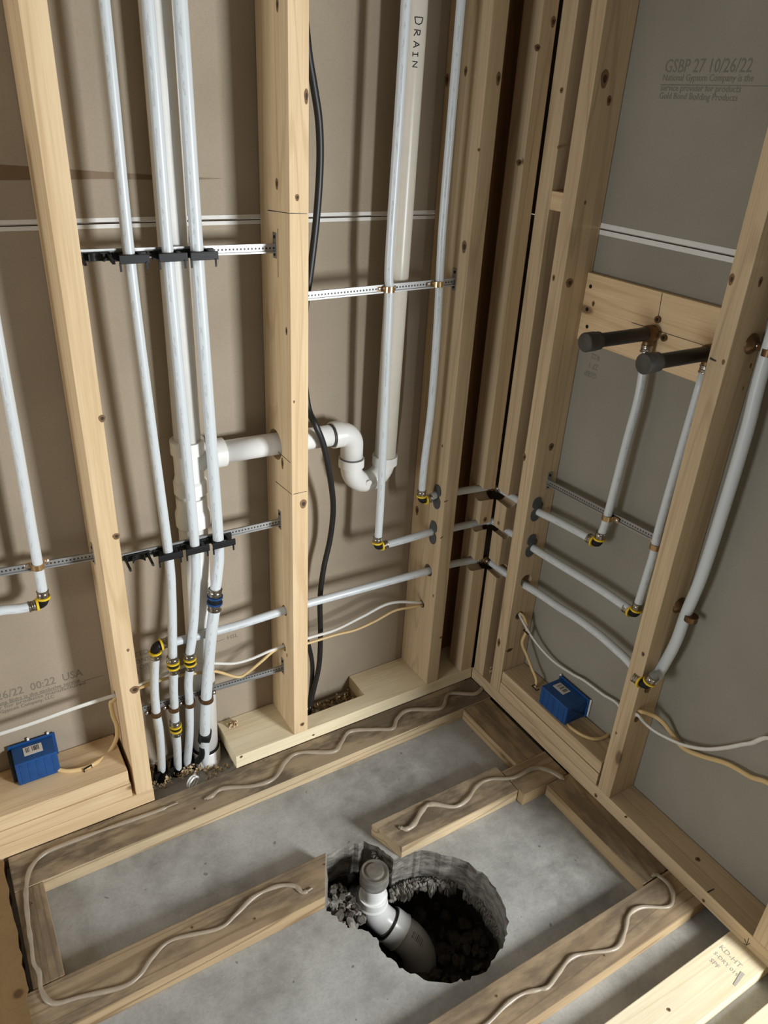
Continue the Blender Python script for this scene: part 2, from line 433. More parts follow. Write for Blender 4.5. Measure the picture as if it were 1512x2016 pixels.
for par, z0 in ((wr, SEAM - .0018 - .0095), (wru, SEAM + .0018)):
    box('edge_paper', (DR - .0006, YR, z0), (DR + .001, -.0, z0 + .0095), 'tape', par, 0)['label'] = 'white edge paper strip'
box('bottom_edge_paper', (-.93, DB - .0006, .012), (-.30, DB + .001, .020), 'tape', wb, 0)
# writing printed on the drywall paper
text('26/22  00:22  USA', .0285, (-1.192, DB - .0003, .349), BX, BZ, 'ink', wb, sx=.82)
text('ons Bldrs is the exclusive service', .0125, (-1.192, DB - .0003, .335), BX, BZ, 'ink', wb, sx=1.0)
text('r for products manufactured', .0125, (-1.192, DB - .0003, .3235), BX, BZ, 'ink', wb, sx=1.22)
text('Gypsum Company, LLC', .0125, (-1.192, DB - .0003, .312), BX, BZ, 'ink', wb, sx=.9)
strip('printed_line', (-1.192, DB, .3335), (-.975, DB, .3325), .0012, BN, 'ink', wb)
text('TED', .019, (-.905, DB - .0003, .356), BX, BZ, 'ink', wb)
text('ONS', .017, (-.905, DB - .0003, .336), BX, BZ, 'ink', wb)
text('FOR', .017, (-.905, DB - .0003, .318), BX, BZ, 'ink', wb)
text('HSL', .017, (-.683, DB - .0003, .327), BX, BZ, 'ink', wb)
strip('printed_line', (-.712, DB, .331), (-.69, DB, .332), .0015, BN, 'ink', wb)
RY, RN = (0, -1, 0), (-1, 0, 0)
text('GSBP 27 10/26/22', .030, (DR - .0003, -.207, 1.575), RY, BZ, 'ink2', wru, sx=.82)
text('National Gypsum Company is the', .0150, (DR - .0003, -.207, 1.562), RY, BZ, 'ink2', wru, sx=.92)
text('service provider for products', .0150, (DR - .0003, -.207, 1.546), RY, BZ, 'ink2', wru, sx=.95)
text('Gold Bond Building Products', .0150, (DR - .0003, -.207, 1.533), RY, BZ, 'ink2', wru, sx=.95)
strip('printed_line', (DR, -.205, 1.5555), (DR, -.45, 1.5555), .0018, RN, 'ink2', wru)
text('GSBP', .018, (DR - .0003, -.183, 1.0), (0, 1, 0), (0, 0, -1), 'ink2', wr, sx=.9)
text('27 1', .018, (DR - .0003, -.183, 1.02), (0, 1, 0), (0, 0, -1), 'ink2', wr, sx=.9)
text('8.22', .016, (DR - .0003, -.183, 1.04), (0, 1, 0), (0, 0, -1), 'ink2', wr, sx=.9)
# glue stain along the paper
prism('glue_stain', [(-.9, -.002), (0, 0), (.16, .002), (.30, .0), (.372, .0028), (.28, .0062), (.16, .013), (.08, .018), (0, .0225), (-.9, .024)],
      (-1.010, DB + .0004, 1.3625), BX, BZ, .0012, 'stain', wbu)

# ---------------------------------------------------------------- studs of the back wall
XA, XB, XC = -.9653, -.5674, -.1607
TOPZ = 2.42
G = 'wall studs'
PH1, PH2, PH3 = .432, .548, .652   # heights of the three long horizontal pipes
YP = .040
def xcyl(x0, x1, y, z, r): return cut_cyl((x0, y, z), (x1 - x0, 0, 0), r)
def ycyl(y0, y1, x, z, r): return cut_cyl((x, y0, z), (0, y1 - y0, 0), r)
sL = board('wall_stud', (XA - .4064, 0, PT), (XA - .4064 + W, DB - .001, TOPZ), 'z', 'spruce', 'pine stud at the far left end of the back wall, beyond the left blue box', 'stud', group=G)
sA = board('wall_stud', (XA, 0, PT), (XA + W, DB - .001, TOPZ), 'z', 'spruce', 'bright pine stud left of the white pipe cluster', 'stud',
           [xcyl(XA - .02, XA + W + .02, .080, .312, .011)], G)
sB = board('wall_stud', (XB, 0, PT), (XB + W, DB - .001, TOPZ), 'z', 'spruce', 'bright pine stud with the white drain arm passing through it', 'stud',
           [xcyl(XB - .02, XB + W + .02, .082, .846, .034), xcyl(XB - .02, XB + W + .02, .048, PH1, .0135), xcyl(XB - .02, XB + W + .02, .055, .318, .011)], G)
sC = board('wall_stud', (XC, 0, PT), (XC + W, DB - .001, TOPZ), 'z', 'spruce2', 'pine stud left of the corner gap with two grey nail guards on its side', 'stud',
           [xcyl(XC - .02, XC + W + .02, YP, PH1, .017), xcyl(XC - .02, XC + W + .02, YP, PH2, .0125), xcyl(XC - .02, XC + W + .02, YP, PH3, .0125), xcyl(XC - .02, XC + W + .02, .055, .315, .011)], G)
sK = board('wall_stud', (-.0427, 0, PT), (-.0035, .058, TOPZ), 'z', 'spruce2', 'corner stud of the back wall, notched for three pipes, left of the black gap', 'stud',
           [cut_cyl((-.08, .014, PH3 - .004), (.12, 0, -.012), .021), cut_cyl((-.08, .014, PH2 + .002), (.12, 0, -.002), .017), cut_cyl((-.08, .014, PH1 + .006), (.12, 0, -.012), .021),
            cut_box((-.014, -.01, PH1), (.01, .03, PH2))], G)
sR1 = board('wall_stud', (.0015, -.0457, PT), (DR - .001, -.004, TOPZ), 'z', 'spruce2', 'first stud of the right wall, notched for three pipes, right of the black gap', 'stud',
           [cut_cyl((.014, -.08, PH3 - .018), (0, .12, .01), .020), cut_cyl((.014, -.08, PH2 - .008), (0, .12, .004), .015), cut_cyl((.014, -.08, PH1 - .008), (0, .12, .012), .022)], G)
YA2, YA3 = -.1199, -.5386
XP = .040
sR2 = board('wall_stud', (0, YA2, PT), (DR - .001, YA2 + W, TOPZ), 'z', 'spruce2', 'right wall stud left of the valve board, with two grey nail guards', 'stud',
           [ycyl(YA2 - .02, YA2 + W + .02, .036, PH1 + .003, .018), ycyl(YA2 - .02, YA2 + W + .02, XP, PH2, .0125), ycyl(YA2 - .02, YA2 + W + .02, XP, PH3, .0125), ycyl(YA2 - .02, YA2 + W + .02, .032, .326, .013)], G)
sR3 = board('wall_stud', (0, YA3, PT), (DR - .001, YA3 + W, TOPZ), 'z', 'spruce2', 'right wall stud right of the valve board, with bell hangers on its side', 'stud',
           [ycyl(YA3 - .02, YA3 + W + .02, .036, .402, .015), ycyl(YA3 - .02, YA3 + W + .02, .026, .318, .012)], G)
sR4 = board('wall_stud', (0, -.965, PT), (DR - .001, -.927, TOPZ), 'z', 'spruce2', 'right wall stud at the lower right corner of the photo', 'stud', group=G)
board('backing_panel', (-.1225, .112, PT), (.08, .128, TOPZ), 'z', 'osb', 'dark brown backing panel in the corner gap behind the notched stud', 'panel')
board('spacer_block', (.002, -.0819, 1.323), (.045, -.0459, 1.3595), 'y', 'spruce', 'small wood spacer block between the first two right wall studs', 'block')

# knots, pencil lines and marker lines seen on the studs
for o, p, n, a, b in (
    (sA, (-0.9293, 0.0000, 0.9917), BN, .006, .007), (sA, (-0.9323, 0.0000, 0.7542), BN, .007, .007), (sA, (-0.9375, 0.0000, 0.3784), BN, .010, .010), (sA, (-0.9397, 0.0000, 0.4853), BN, .003, .004),
    (sB, (-0.5523, 0.0000, 1.3470), BN, .004, .006), (sB, (-0.5413, 0.0000, 0.7342), BN, .008, .011), (sB, (-0.5450, 0.0000, 0.1013), BN, .006, .006), (sB, (-0.5611, -0.0000, 0.9687), BN, .002, .003), (sB, (-0.5346, 0.0000, 1.5044), BN, .004, .012),
    (sB, (-0.5674, 0.0525, 1.3642), (-1, 0, 0), .006, .010), (sB, (-0.5674, 0.0390, 1.6318), (-1, 0, 0), .005, .010), (sB, (-0.5674, 0.0471, 0.8157), (-1, 0, 0), .006, .014), (sB, (-0.5674, 0.0185, 1.1065), (-1, 0, 0), .004, .008), (sB, (-0.5674, 0.0377, 0.3049), (-1, 0, 0), .003, .006),
    (sC, (-0.1607, 0.0177, 1.2453), (-1, 0, 0), .008, .013), (sC, (-0.1607, 0.0657, 1.5634), (-1, 0, 0), .005, .009), (sC, (-0.1607, 0.1263, 1.5477), (-1, 0, 0), .006, .012), (sC, (-0.1607, 0.0292, 0.7891), (-1, 0, 0), .003, .004), (sC, (-0.1607, 0.1123, 0.5743), (-1, 0, 0), .007, .014), (sC, (-0.1607, 0.0086, 0.3701), (-1, 0, 0), .003, .005),
    (sC, (-0.1313, 0.0000, 1.5525), BN, .005, .012), (sC, (-0.1606, 0.0000, 1.4298), BN, .003, .003), (sC, (-0.1277, 0.0000, 0.2279), BN, .004, .004),
    (sK, (-0.0550, 0.0000, 1.4082), BN, .007, .006), (sK, (-0.0442, 0.0000, 1.6089), BN, .007, .006), (sK, (-0.0131, 0.0000, 1.6535), BN, .006, .010), (sK, (-0.0239, 0.0000, 0.5698), BN, .006, .008),
    (sR1, (0.0000, -0.0346, 1.5400), (-1, 0, 0), .004, .005), (sR1, (0.0000, -0.0488, 1.4404), (-1, 0, 0), .003, .003), (sR1, (0.0000, -0.0251, 0.5660), (-1, 0, 0), .003, .005),
    (sR2, (0.0000, -0.0913, 1.1938), (-1, 0, 0), .004, .007), (sR2, (0.0194, -0.1199, 1.1877), BN, .010, .010), (sR2, (0.0463, -0.1199, 1.5264), BN, .006, .009), (sR2, (0.0251, -0.1199, 1.5615), BN, .010, .016), (sR2, (0.0000, -0.0833, 0.7756), (-1, 0, 0), .006, .010), (sR2, (0.0272, -0.1199, 1.3450), BN, .003, .004), (sR2, (0.0000, -0.0920, 0.2282), (-1, 0, 0), .006, .014), (sR2, (0.0457, -0.1199, 0.8081), BN, .008, .010), (sR2, (0.0163, -0.1199, 0.2159), BN, .012, .006),
    (sR3, (0.0000, -0.5065, 1.2719), (-1, 0, 0), .005, .010), (sR3, (0.0000, -0.5269, 0.4997), (-1, 0, 0), .004, .006), (sR3, (0.0000, -0.5121, 0.2618), (-1, 0, 0), .003, .004), (sR3, (0.0000, -0.5317, 1.1379), (-1, 0, 0), .003, .005), (sR3, (0.0316, -0.5386, 1.2722), BN, .005, .009), (sR3, (0.0714, -0.5386, 1.1251), BN, .003, .005), (sR3, (0.0677, -0.5386, 1.0843), BN, .002, .004)):
    knot(o, p, n, a, b)
strip('pen_line', (-0.5674, 0.0937, 1.3147), (-0.5674, -0.0003, 1.3213), .0016, (-1, 0, 0), 'marker', sB)
strip('pen_line', (-0.5663, 0.0000, 1.3213), (-0.5334, 0.0000, 1.3198), .0016, BN, 'marker', sB)
strip('pen_line', (-0.5674, 0.0840, 0.7560), (-0.5674, 0.0024, 0.7622), .0014, (-1, 0, 0), 'marker', sB)
strip('pen_line', (-0.5650, 0.0000, 0.7627), (-0.5328, 0.0000, 0.7630), .0012, BN, 'marker', sB)
strip('pen_line', (-0.5674, 0.0673, 0.8335), (-0.5674, 0.0060, 0.8340), .0014, (-1, 0, 0), 'marker', sB)
strip('pen_line', (-0.5674, 0.0512, 1.2884), (-0.5674, 0.0525, 1.2007), .0010, (-1, 0, 0), 'marker', sB)
strip('pen_mark', (0.0000, -0.5047, 1.1374), (0.0000, -0.5178, 1.1357), .004, (-1, 0, 0), 'marker', sR3)
strip('pen_mark', (-0.1624, 0.0000, 0.6530), (-0.1504, 0.0000, 0.6545), .002, BN, 'marker', sC)
strip('pen_mark', (-0.1624, 0.0000, 0.5496), (-0.1550, 0.0000, 0.5536), .0025, BN, 'marker', sC)

# ---------------------------------------------------------------- sole plates and stacked blocks
board('sole_plate', (XL + .3, 0, HS), (-.926, DB - .001, PT), 'x', 'spruce', 'sole plate under the left part of the back wall, cut off beside the pipes', 'plate')
plate_b = board('sole_plate', (-.724, 0, HS), (-.001, DB - .001, PT), 'x', 'pale', 'pale sole plate of the back wall running from the pipes to the corner', 'plate',
      [cut_box((-.527, .046, 0), (-.335, .3, .2))])
board('sole_plate', (XL + .3, .004, 0), (-.95, DB - .002, HS - .0005), 'x', 'treated', 'lower treated plate under the left sole plate', 'plate')
board('sole_plate', (-.716, .004, 0), (-.02, DB - .002, HS - .0005), 'x', 'treated', 'lower treated plate under the pale sole plate', 'plate',
      [cut_box((-.527, .046, -.1), (-.335, .3, .2))])
plate_r = board('sole_plate', (0, YR, HS), (DR - .001, .0, PT), 'y', 'spruce2', 'sole plate of the right wall bridging over the floor sleepers', 'plate')
z1 = PT; hb = .040
for i, (m, l) in enumerate((('spruce', 'lower stacked block on the sole plate under the left blue box'), ('spruce', 'upper stacked block on the sole plate carrying the left blue box'))):
    board('plate_block', (XA - .4064 + W + .001, i * .0025, z1 + i * hb + .0012), (XA - .008 - i * .002, DB - .002, z1 + (i + 1) * hb), 'x', m, l, 'block', group=None)
for i, l in enumerate(('lower stacked block on the right sole plate under the right blue box', 'upper stacked block on the right sole plate carrying the right blue box')):
    board('plate_block', (i * .0025, -.494, z1 + i * .037 + .0012), (DR - .002, YA2 - .0015, z1 + (i + 1) * .037), 'y', 'spruce2', l, 'block')
TL = PT + 2 * hb; TR = PT + 2 * .037
knot(plate_b, (-0.5131, 0.0000, 0.0497), BN, .004, .003); knot(plate_b, (-0.7105, 0.0000, 0.0698), BN, .004, .004)
knot(plate_r, (0.0000, -0.5014, 0.0481), (-1, 0, 0), .005, .006); knot(plate_r, (0.0000, -0.8171, 0.0476), (-1, 0, 0), .004, .005)
knot(plate_r, (0.0498, -0.7547, 0.0750), (0, 0, 1), .006, .006); knot(plate_r, (-0.0050, -0.5956, 0.0750), (0, 0, 1), .003, .003)
strip('pen_mark', (0.0012, -0.8183, 0.0750), (0.0207, -0.8197, 0.0750), .003, (0, 0, 1), 'marker', plate_r)
for a, b in (((0.0000, -0.9161, 0.0522), (0.0000, -0.9241, 0.0416)), ((0.0000, -0.9223, 0.0624), (0.0000, -0.9241, 0.0416)), ((0.0000, -0.9276, 0.0530), (0.0000, -0.9241, 0.0416)), ((0.0000, -0.9177, 0.0394), (0.0000, -0.9241, 0.0416))):
    strip('pen_mark', a, b, .0014, (-1, 0, 0), 'marker', plate_r)

# ---------------------------------------------------------------- floor sleepers
def skew_end(dx, side):
    """slant the end of a board: move the vertices of one end and one edge"""
    def f(bm):
        zs = [v.co.z for v in bm.verts]; lim = max(zs) if side > 0 else min(zs)
        for v in bm.verts:
            if abs(v.co.z - lim) < .01: v.co.z += dx * (v.co.y / .045)
    return f
S1 = board('floor_sleeper', (-1.243, -.094, 0), (-.001, -.0015, HS), 'x', 'treated', 'long treated sleeper lying against the back wall sole plate, with a wavy glue bead', 'sleeper')
SL = board('floor_sleeper', (-1.243, -.3165, 0), (-1.188, -.0955, HS - .001), 'y', 'treated2', 'short treated sleeper along the left edge of the floor frame', 'sleeper')
S2 = board('floor_sleeper', (-1.40, -.413, 0), (-.666, -.319, HS), 'x', 'treated2', 'treated sleeper in the lower left ending at the broken hole', 'sleeper', skew=skew_end(.024, 1))
S3 = board('floor_sleeper', (-.500, -.390, 0), (-.149, -.303, HS), 'x', 'treated', 'short treated sleeper just behind the round hole with a glue bead', 'sleeper', skew=skew_end(-.015, -1))
S4 = board('floor_sleeper', (-.1465, -.409, 0), (-.004, -.3235, HS), 'x', 'treated2', 'small treated block between the short sleeper and the right wall', 'sleeper')
S5 = board('floor_sleeper', (-.0985, -.322, 0), (-.006, -.0955, HS - .002), 'y', 'treated2', 'treated sleeper along the right wall near the corner', 'sleeper')
S6 = board('floor_sleeper', (-.0735, -.722, 0), (.01, -.4105, HS - .001), 'y', 'treated2', 'treated sleeper along the right wall between two cross sleepers', 'sleeper')
S7 = board('floor_sleeper', (-.95, -.816, 0), (.07, -.7255, HS), 'x', 'treated2', 'long treated sleeper passing in front of the round hole, with a wavy glue bead', 'sleeper')
S8 = board('floor_sleeper', (-.85, -.972, 0), (.07, -.886, HS - .0005), 'x', 'pale', 'bright pale floor board with a faint grade stamp near the right wall', 'sleeper')
S9 = board('floor_sleeper', (-.75, -1.104, 0), (.07, -1.015, HS - .0005), 'x', 'pale', 'pale floor board cut off by the bottom right corner of the photo', 'sleeper')
# stamp on the pale board

# ---------------------------------------------------------------- glue beads
def bead(pts, label, r=.0052):
    P = smooth_path(pts, 10); rnd = random.Random(len(label))
    ks = [rnd.uniform(.75, 1.3) for _ in range(400)]
    def rf(t):
        i = t * (len(P) / 5); k = int(i); f = i - k; return r * (ks[k] * (1 - f) + ks[k + 1] * f) * (1 if .02 < t < .98 else .5)
    bm = tube_bm(P, r, 10, up=(0, 0, 1), flat=.75, rfun=rf)
    o = from_bm('glue_bead', bm, 'glue'); tag(o, label, 'glue', None); return o
def zb(*pp): return pp
ZG = HS + .0025
bead([(0.0054, -0.0301, 0.0395), (0.0025, -0.0507, 0.0395), (-0.0366, -0.0637, 0.0395), (-0.0995, -0.0303, 0.0395), (-0.1543, -0.0661, 0.0395), (-0.2370, -0.0310, 0.0395), (-0.2830, -0.0440, 0.0395), (-0.3128, -0.0687, 0.0395), (-0.3541, -0.0508, 0.0395), (-0.4169, -0.0254, 0.0395), (-0.4569, -0.0490, 0.0395), (-0.4912, -0.0662, 0.0395), (-0.5664, -0.0295, 0.0395), (-0.6107, -0.0401, 0.0395), (-0.6561, -0.0744, 0.0395), (-0.7084, -0.0727, 0.0395), (-0.7748, -0.0452, 0.0395), (-0.8095, -0.0538, 0.0395), (-0.8255, -0.0535, 0.0395)],
     'wavy beige glue bead along the sleeper by the back wall')
bead([(-0.8825, -0.0341, 0.0395), (-0.9418, -0.0335, 0.0385), (-1.0537, -0.0273, 0.0385), (-1.1393, -0.0261, 0.0395), (-1.1764, -0.0303, 0.0395), (-1.2056, -0.0537, 0.0395), (-1.2196, -0.0932, 0.0395), (-1.2252, -0.1291, 0.0395), (-1.2297, -0.1824, 0.0395), (-1.2315, -0.2286, 0.0395), (-1.2340, -0.2667, 0.0395), (-1.2284, -0.2918, 0.0395), (-1.2301, -0.3280, 0.0395), (-1.2160, -0.3616, 0.0395), (-1.1703, -0.3742, 0.0395), (-1.1023, -0.3930, 0.0395), (-1.0682, -0.3877, 0.0395), (-1.0381, -0.3660, 0.0395), (-0.9939, -0.3506, 0.0395), (-0.9085, -0.3723, 0.0395), (-0.8668, -0.3612, 0.0395), (-0.8208, -0.3432, 0.0395), (-0.7697, -0.3438, 0.0395), (-0.7366, -0.3609, 0.0395), (-0.7283, -0.3830, 0.0395), (-0.7061, -0.3833, 0.0395)],
     'long beige glue bead curling round the lower left sleeper corner', .0046)
bead([(-0.4648, -0.3415, 0.0395), (-0.4524, -0.3547, 0.0395), (-0.4294, -0.3514, 0.0395), (-0.3894, -0.3276, 0.0395), (-0.3612, -0.3245, 0.0395), (-0.3175, -0.3569, 0.0395), (-0.2773, -0.3534, 0.0395), (-0.2301, -0.3317, 0.0395), (-0.1904, -0.3315, 0.0395), (-0.1369, -0.3552, 0.0395), (-0.0719, -0.3569, 0.0395), (-0.0455, -0.3750, 0.0395), (-0.0329, -0.3987, 0.0395), (-0.0261, -0.4228, 0.0395)],
     'beige glue bead on the short sleeper behind the hole', .0058)
bead([(-0.0450, -0.7180, 0.0395), (-0.0321, -0.7237, 0.0395), (-0.0292, -0.7535, 0.0395), (-0.0438, -0.7755, 0.0395), (-0.0724, -0.7862, 0.0395), (-0.1238, -0.7588, 0.0395), (-0.1606, -0.7590, 0.0395), (-0.1959, -0.7808, 0.0395), (-0.2379, -0.7959, 0.0395), (-0.2913, -0.7765, 0.0395), (-0.3289, -0.7658, 0.0395), (-0.3717, -0.7758, 0.0395), (-0.4067, -0.7857, 0.0395), (-0.4258, -0.7814, 0.0395), (-0.4578, -0.7718, 0.0395), (-0.4941, -0.7712, 0.0395), (-0.5425, -0.7794, 0.0395), (-0.5864, -0.7840, 0.0395)],
     'beige glue bead on the long sleeper in front of the hole', .0044)
for p, s in (((-0.4246, -0.7827, 0.0405), .008), ((-0.7283, -0.3830, 0.0395), .006), ((-0.4611, -0.3467, 0.0395), .007)):
    pass

# ---------------------------------------------------------------- pipe fittings
def sleeve(par, p, d, r=.0135, L=.018):
    return lathe('crimp_sleeve', p, d, [(0, r * .93), (.0012, r * 1.06), (.0028, r * 1.06), (.004, r * .96), (L * .45, r * .96), (L * .5, r * 1.03), (L * .58, r * .96), (L - .004, r * .96), (L - .003, r * 1.07), (L - .0012, r * 1.07), (L, r * .93)], 'sleeve', par)
def ring(par, p, d, r=.0155, L=.0042, mat='yellow'):
    return lathe('collar_ring', p, d, [(0, r * .8), (0, r), (L, r), (L, r * .8)], mat, par)
def elbow(par, p, d1, d2, k=1.0, mat='blackp', rmat='yellow'):
    """90 degree push-crimp elbow: p corner, d1/d2 directions of the arms"""
    p = Vector(p); d1 = Vector(d1).normalized(); d2 = Vector(d2).normalized(); s = .0135 * k
    pts = [p + d1 * s] + [p + d1 * s * (1 - t) ** 2 + d2 * s * t ** 2 for t in (.25, .5, .75)] + [p + d2 * s]
    e = from_bm('elbow', tube_bm(pts, .0112 * k, 16), mat, par)
    for d in (d1, d2):
        ring(e, p + d * s, d, .0150 * k, .0042, rmat); sleeve(e, p + d * (s + .0042), d, .0125 * k, .017 * k)
    return e
def coupling(par, p, d, k=1.0, rmat='yellow'):
    p = Vector(p); d = Vector(d).normalized()
    e = lathe('coupling', p - d * .005 * k, d, [(0, .0095 * k), (0, .0125 * k), (.010 * k, .0125 * k), (.010 * k, .0095 * k)], 'blackp', par)
    for s in (1, -1):
        ring(e, p + d * s * .005 * k, d * s, .0155 * k, .0042 * k, rmat); sleeve(e, p + d * s * .0092 * k, d * s, .0128 * k, .016 * k)
    return e
def strap(x, y, z, r, label, mat='copper', axis='x', screws=(-1, 1), z_slope=0):
    """two-eared pipe strap; band bulges away from the wall"""
    if axis == 'x': e1, e2 = Vector((1, 0, 0)), Vector((0, -1, 0))
    else: e1, e2 = Vector((0, -1, 0)), Vector((-1, 0, 0))
    c = Vector((x, y, z)); hgt = .0115
    t = empty('pipe_strap', c, label, 'strap', None)
    o = [(-r - .014, -r - .001), (-r - .014, -r + .0008)]
    if -1 not in screws: o = [(-r - .003, -r - .001), (-r - .003, -r + .0008)]
    outer = [((r + .0028) * math.cos(a), (r + .0028) * math.sin(a)) for a in [math.pi - math.pi * i / 12 for i in range(13)]]
    inner = [((r + .0003) * math.cos(a), (r + .0003) * math.sin(a)) for a in [math.pi * i / 12 for i in range(13)]]
    right = [(r + .014, -r + .0008), (r + .014, -r - .001)] if 1 in screws else [(r + .003, -r + .0008), (r + .003, -r - .001)]
    poly = o + [(-r - .0028, -r + .0008)] + outer + [(r + .0028, -r + .0008)] + right + [(r + .0003, -r - .001)] + inner + [(-r - .0003, -r - .001)]
    nrm = e1.cross(e2)
    b = prism('strap_band', poly, c - nrm * hgt / 2, e1, e2, hgt, mat, t)
    for s in screws:
        q = c + e1 * s * (r + .009) + e2 * (-r + .0008)
        lathe('screw', q, e2, [(0, .0042), (.001, .0042), (.0022, .0028), (.0025, .001)], 'steel', t, 12)
    return t
def mount_bar(p0, p1, label, axis='x', h=.017):
    """perforated steel bracket between two studs with screw flanges"""
    p0 = Vector(p0); p1 = Vector(p1); d = p1 - p0; L = d.length; mid = (p0 + p1) / 2
    t = empty('mounting_bracket', mid, label, 'bracket', None)
    bm = bmesh.new()
    box_bm(bm, (-L / 2, 0, -h / 2 + .0028), (L / 2, .0012, h / 2 - .0028))
    box_bm(bm, (-L / 2, -.0035, h / 2 - .0030), (L / 2, .0008, h / 2)); box_bm(bm, (-L / 2, -.0035, -h / 2), (L / 2, .0008, -h / 2 + .0030))
    bmesh.ops.recalc_face_normals(bm, faces=bm.faces)
    me = bpy.data.meshes.new('bar'); bm.to_mesh(me); bm.free(); me.materials.append(M['perf'])
    o = bpy.data.objects.new('bar', me); COL.objects.link(o); o.parent = t
    e1 = d.normalized(); n = Vector((0, -1, 0)) if axis == 'x' else Vector((-1, 0, 0)); n = (n - e1 * n.dot(e1)).normalized(); up = e1.cross(-n)
    if up.z < 0: up = -up
    o.matrix_local = Matrix(((e1.x, -n.x, up.x, 0), (e1.y, -n.y, up.y, 0), (e1.z, -n.z, up.z, 0), (0, 0, 0, 1)))
    for q, s in ((p0, 1), (p1, -1)):
        bm = bmesh.new(); dd = e1 * s
        a = q + dd * .0004; b = q + dd * .0016
        if axis == 'x': lo = (min(a.x, b.x), q.y - .006, q.z - .018); hi = (max(a.x, b.x), q.y + .008, q.z + .028)
        else: lo = (q.x - .006, min(a.y, b.y), q.z - .018); hi = (q.x + .008, max(a.y, b.y), q.z + .028)
        f = box('flange', lo, hi, 'steel', t, 0)
        for dz in (.020, -.011): lathe('screw', Vector(((a.x + b.x) / 2, (a.y + b.y) / 2, q.z + dz)), dd, [(0, .0035), (.0018, .003), (.0022, .001)], 'blackp', f, 10)
    return t
def hinged_clamp(x, y, z, r, label, closed=True, wdt=.056):
    """black plastic hinged pipe clamp on a bracket; y is the pipe axis, the bracket is behind it"""
    t = empty('pipe_clamp', (x, y, z), label, 'clamp', None)
    yb = y + r
    def B(nm, lo, hi, par=t): return box(nm, lo, hi, 'blackp', par, .0006)
    B('base', (x - wdt / 2, yb, z - .007), (x + wdt / 2, yb + .007, z + .007))
    if closed:
        s = B('front_strap', (x - wdt / 2 + .004, y - r - .005, z - .007), (x + wdt / 2 - .002, y - r - .0005, z + .007))
        for sx in (-1, 1):
            B('side_arm', (x + sx * (r + .0045) - .0035, y - r - .001, z - .0065), (x + sx * (r + .0045) + .0035, yb + .001, z + .0065))
            q = Vector((x + sx * (wdt / 2 - .006), y - r - .003, z - .005))
            prism('prong', [(0, 0), (.004, 0), (.0035, -.013), (.0015, -.014)], q, (0, -1, 0), BZ, .003, 'blackp', t)
    else:
        for sx in (-.45, .45):
            q = Vector((x + sx * wdt, yb + .004, z + .003))
            prism('prong', [(0, -.006), (0, .002), (.010, .001), (.043, -.004), (.045, -.008), (.040, -.0095), (.012, -.006)], q, (0, -1, 0), BZ, .004, 'blackp', t)
        prism('saddle', [(r * 1.25 * math.cos(a), r * 1.25 * math.sin(a)) for a in [math.pi * i / 12 for i in range(13)]] + [(r * math.cos(a), r * math.sin(a)) for a in [math.pi - math.pi * i / 12 for i in range(13)]],
              (x, yb - .0115, z + .006), (1, 0, 0), (0, 1, 0), -.012, 'blackp', t)
    return t

# ---------------------------------------------------------------- brackets
mount_bar((XA + W, .064, 1.256), (XB, .064, 1.252), 'upper steel bracket behind the white pipe cluster left of the middle stud')
mount_bar((XA + W, .064, .667), (XB, .064, .665), 'second steel bracket behind the white pipe cluster, below the drain tee')
mount_bar((XA + W, .064, .263), (XB, .062, .249), 'lowest steel bracket behind the pipes, holding copper straps')
mount_bar((XA - .4064 + W, .080, .700), (XA, .080, .676), 'steel bracket left of the leftmost full stud')
mount_bar((XB + W, .046, 1.163), (XC, .040, 1.170), 'steel bracket across the drain riser bay between middle stud and corner')
mount_bar((.056, YA2, .713), (.056, YA3 + W, .732), 'steel bracket across the right wall bay below the valve board', 'y')

# ---------------------------------------------------------------- hinged clamps and straps
hinged_clamp(-.895, .047, 1.252, .0105, 'open black hinged clamp at the left end of the upper bracket', False, .050)
hinged_clamp(-.838, .047, 1.250, .0105, 'black clamp around the left thin pipe on the upper bracket')
hinged_clamp(-.772, .047, 1.250, .0105, 'black clamp around the middle pipe on the upper bracket')
hinged_clamp(-.717, .047, 1.250, .0115, 'black clamp around the right pipe on the upper bracket')
hinged_clamp(-.886, .047, .664, .0105, 'open black hinged clamp at the left end of the second bracket', False, .050)
hinged_clamp(-.826, .047, .661, .0105, 'black clamp around the left thin pipe on the second bracket')
hinged_clamp(-.769, .047, .661, .0105, 'black clamp around the middle pipe on the second bracket')
hinged_clamp(-.712, .047, .661, .0115, 'black clamp around the right pipe on the second bracket')
Lr = .0098
strap(*(-0.8882, 0.0500, 0.2494), Lr, 'copper strap on the leftmost pipe of the lowest bracket', screws=(-1,))
strap(*(-0.8472, 0.0500, 0.2469), Lr, 'copper strap on the second pipe of the lowest bracket', screws=(-1,))
strap(*(-0.8101, 0.0500, 0.2448), Lr, 'copper strap on the third pipe of the lowest bracket', screws=(-1,))
strap(*(-0.7709, 0.0460, 0.2453), .0128, 'wide copper strap on the thick pipe of the lowest bracket', screws=(1,))
strap(*(-1.0703, 0.0685, 0.6887), .0095, 'bright copper strap on the pipe left of the leftmost full stud', 'brass')
strap(*(-0.3302, 0.0340, 1.1669), .0092, 'bright copper strap on the thin pipe in front of the drain riser', 'brass')
strap(*(-0.2110, 0.0310, 1.1701), .0086, 'bright copper strap on the thin pipe beside the corner stud', 'brass')
strap(*(0.0425, -0.3261, 0.7210), .0095, 'copper strap on the riser under the left black stub on the right wall', 'brass', 'y', (1,))
strap(*(0.0425, -0.4626, 0.7200), .0095, 'copper strap on the pipe half hidden by the stud right of the valve board', 'brass', 'y', (-1,))

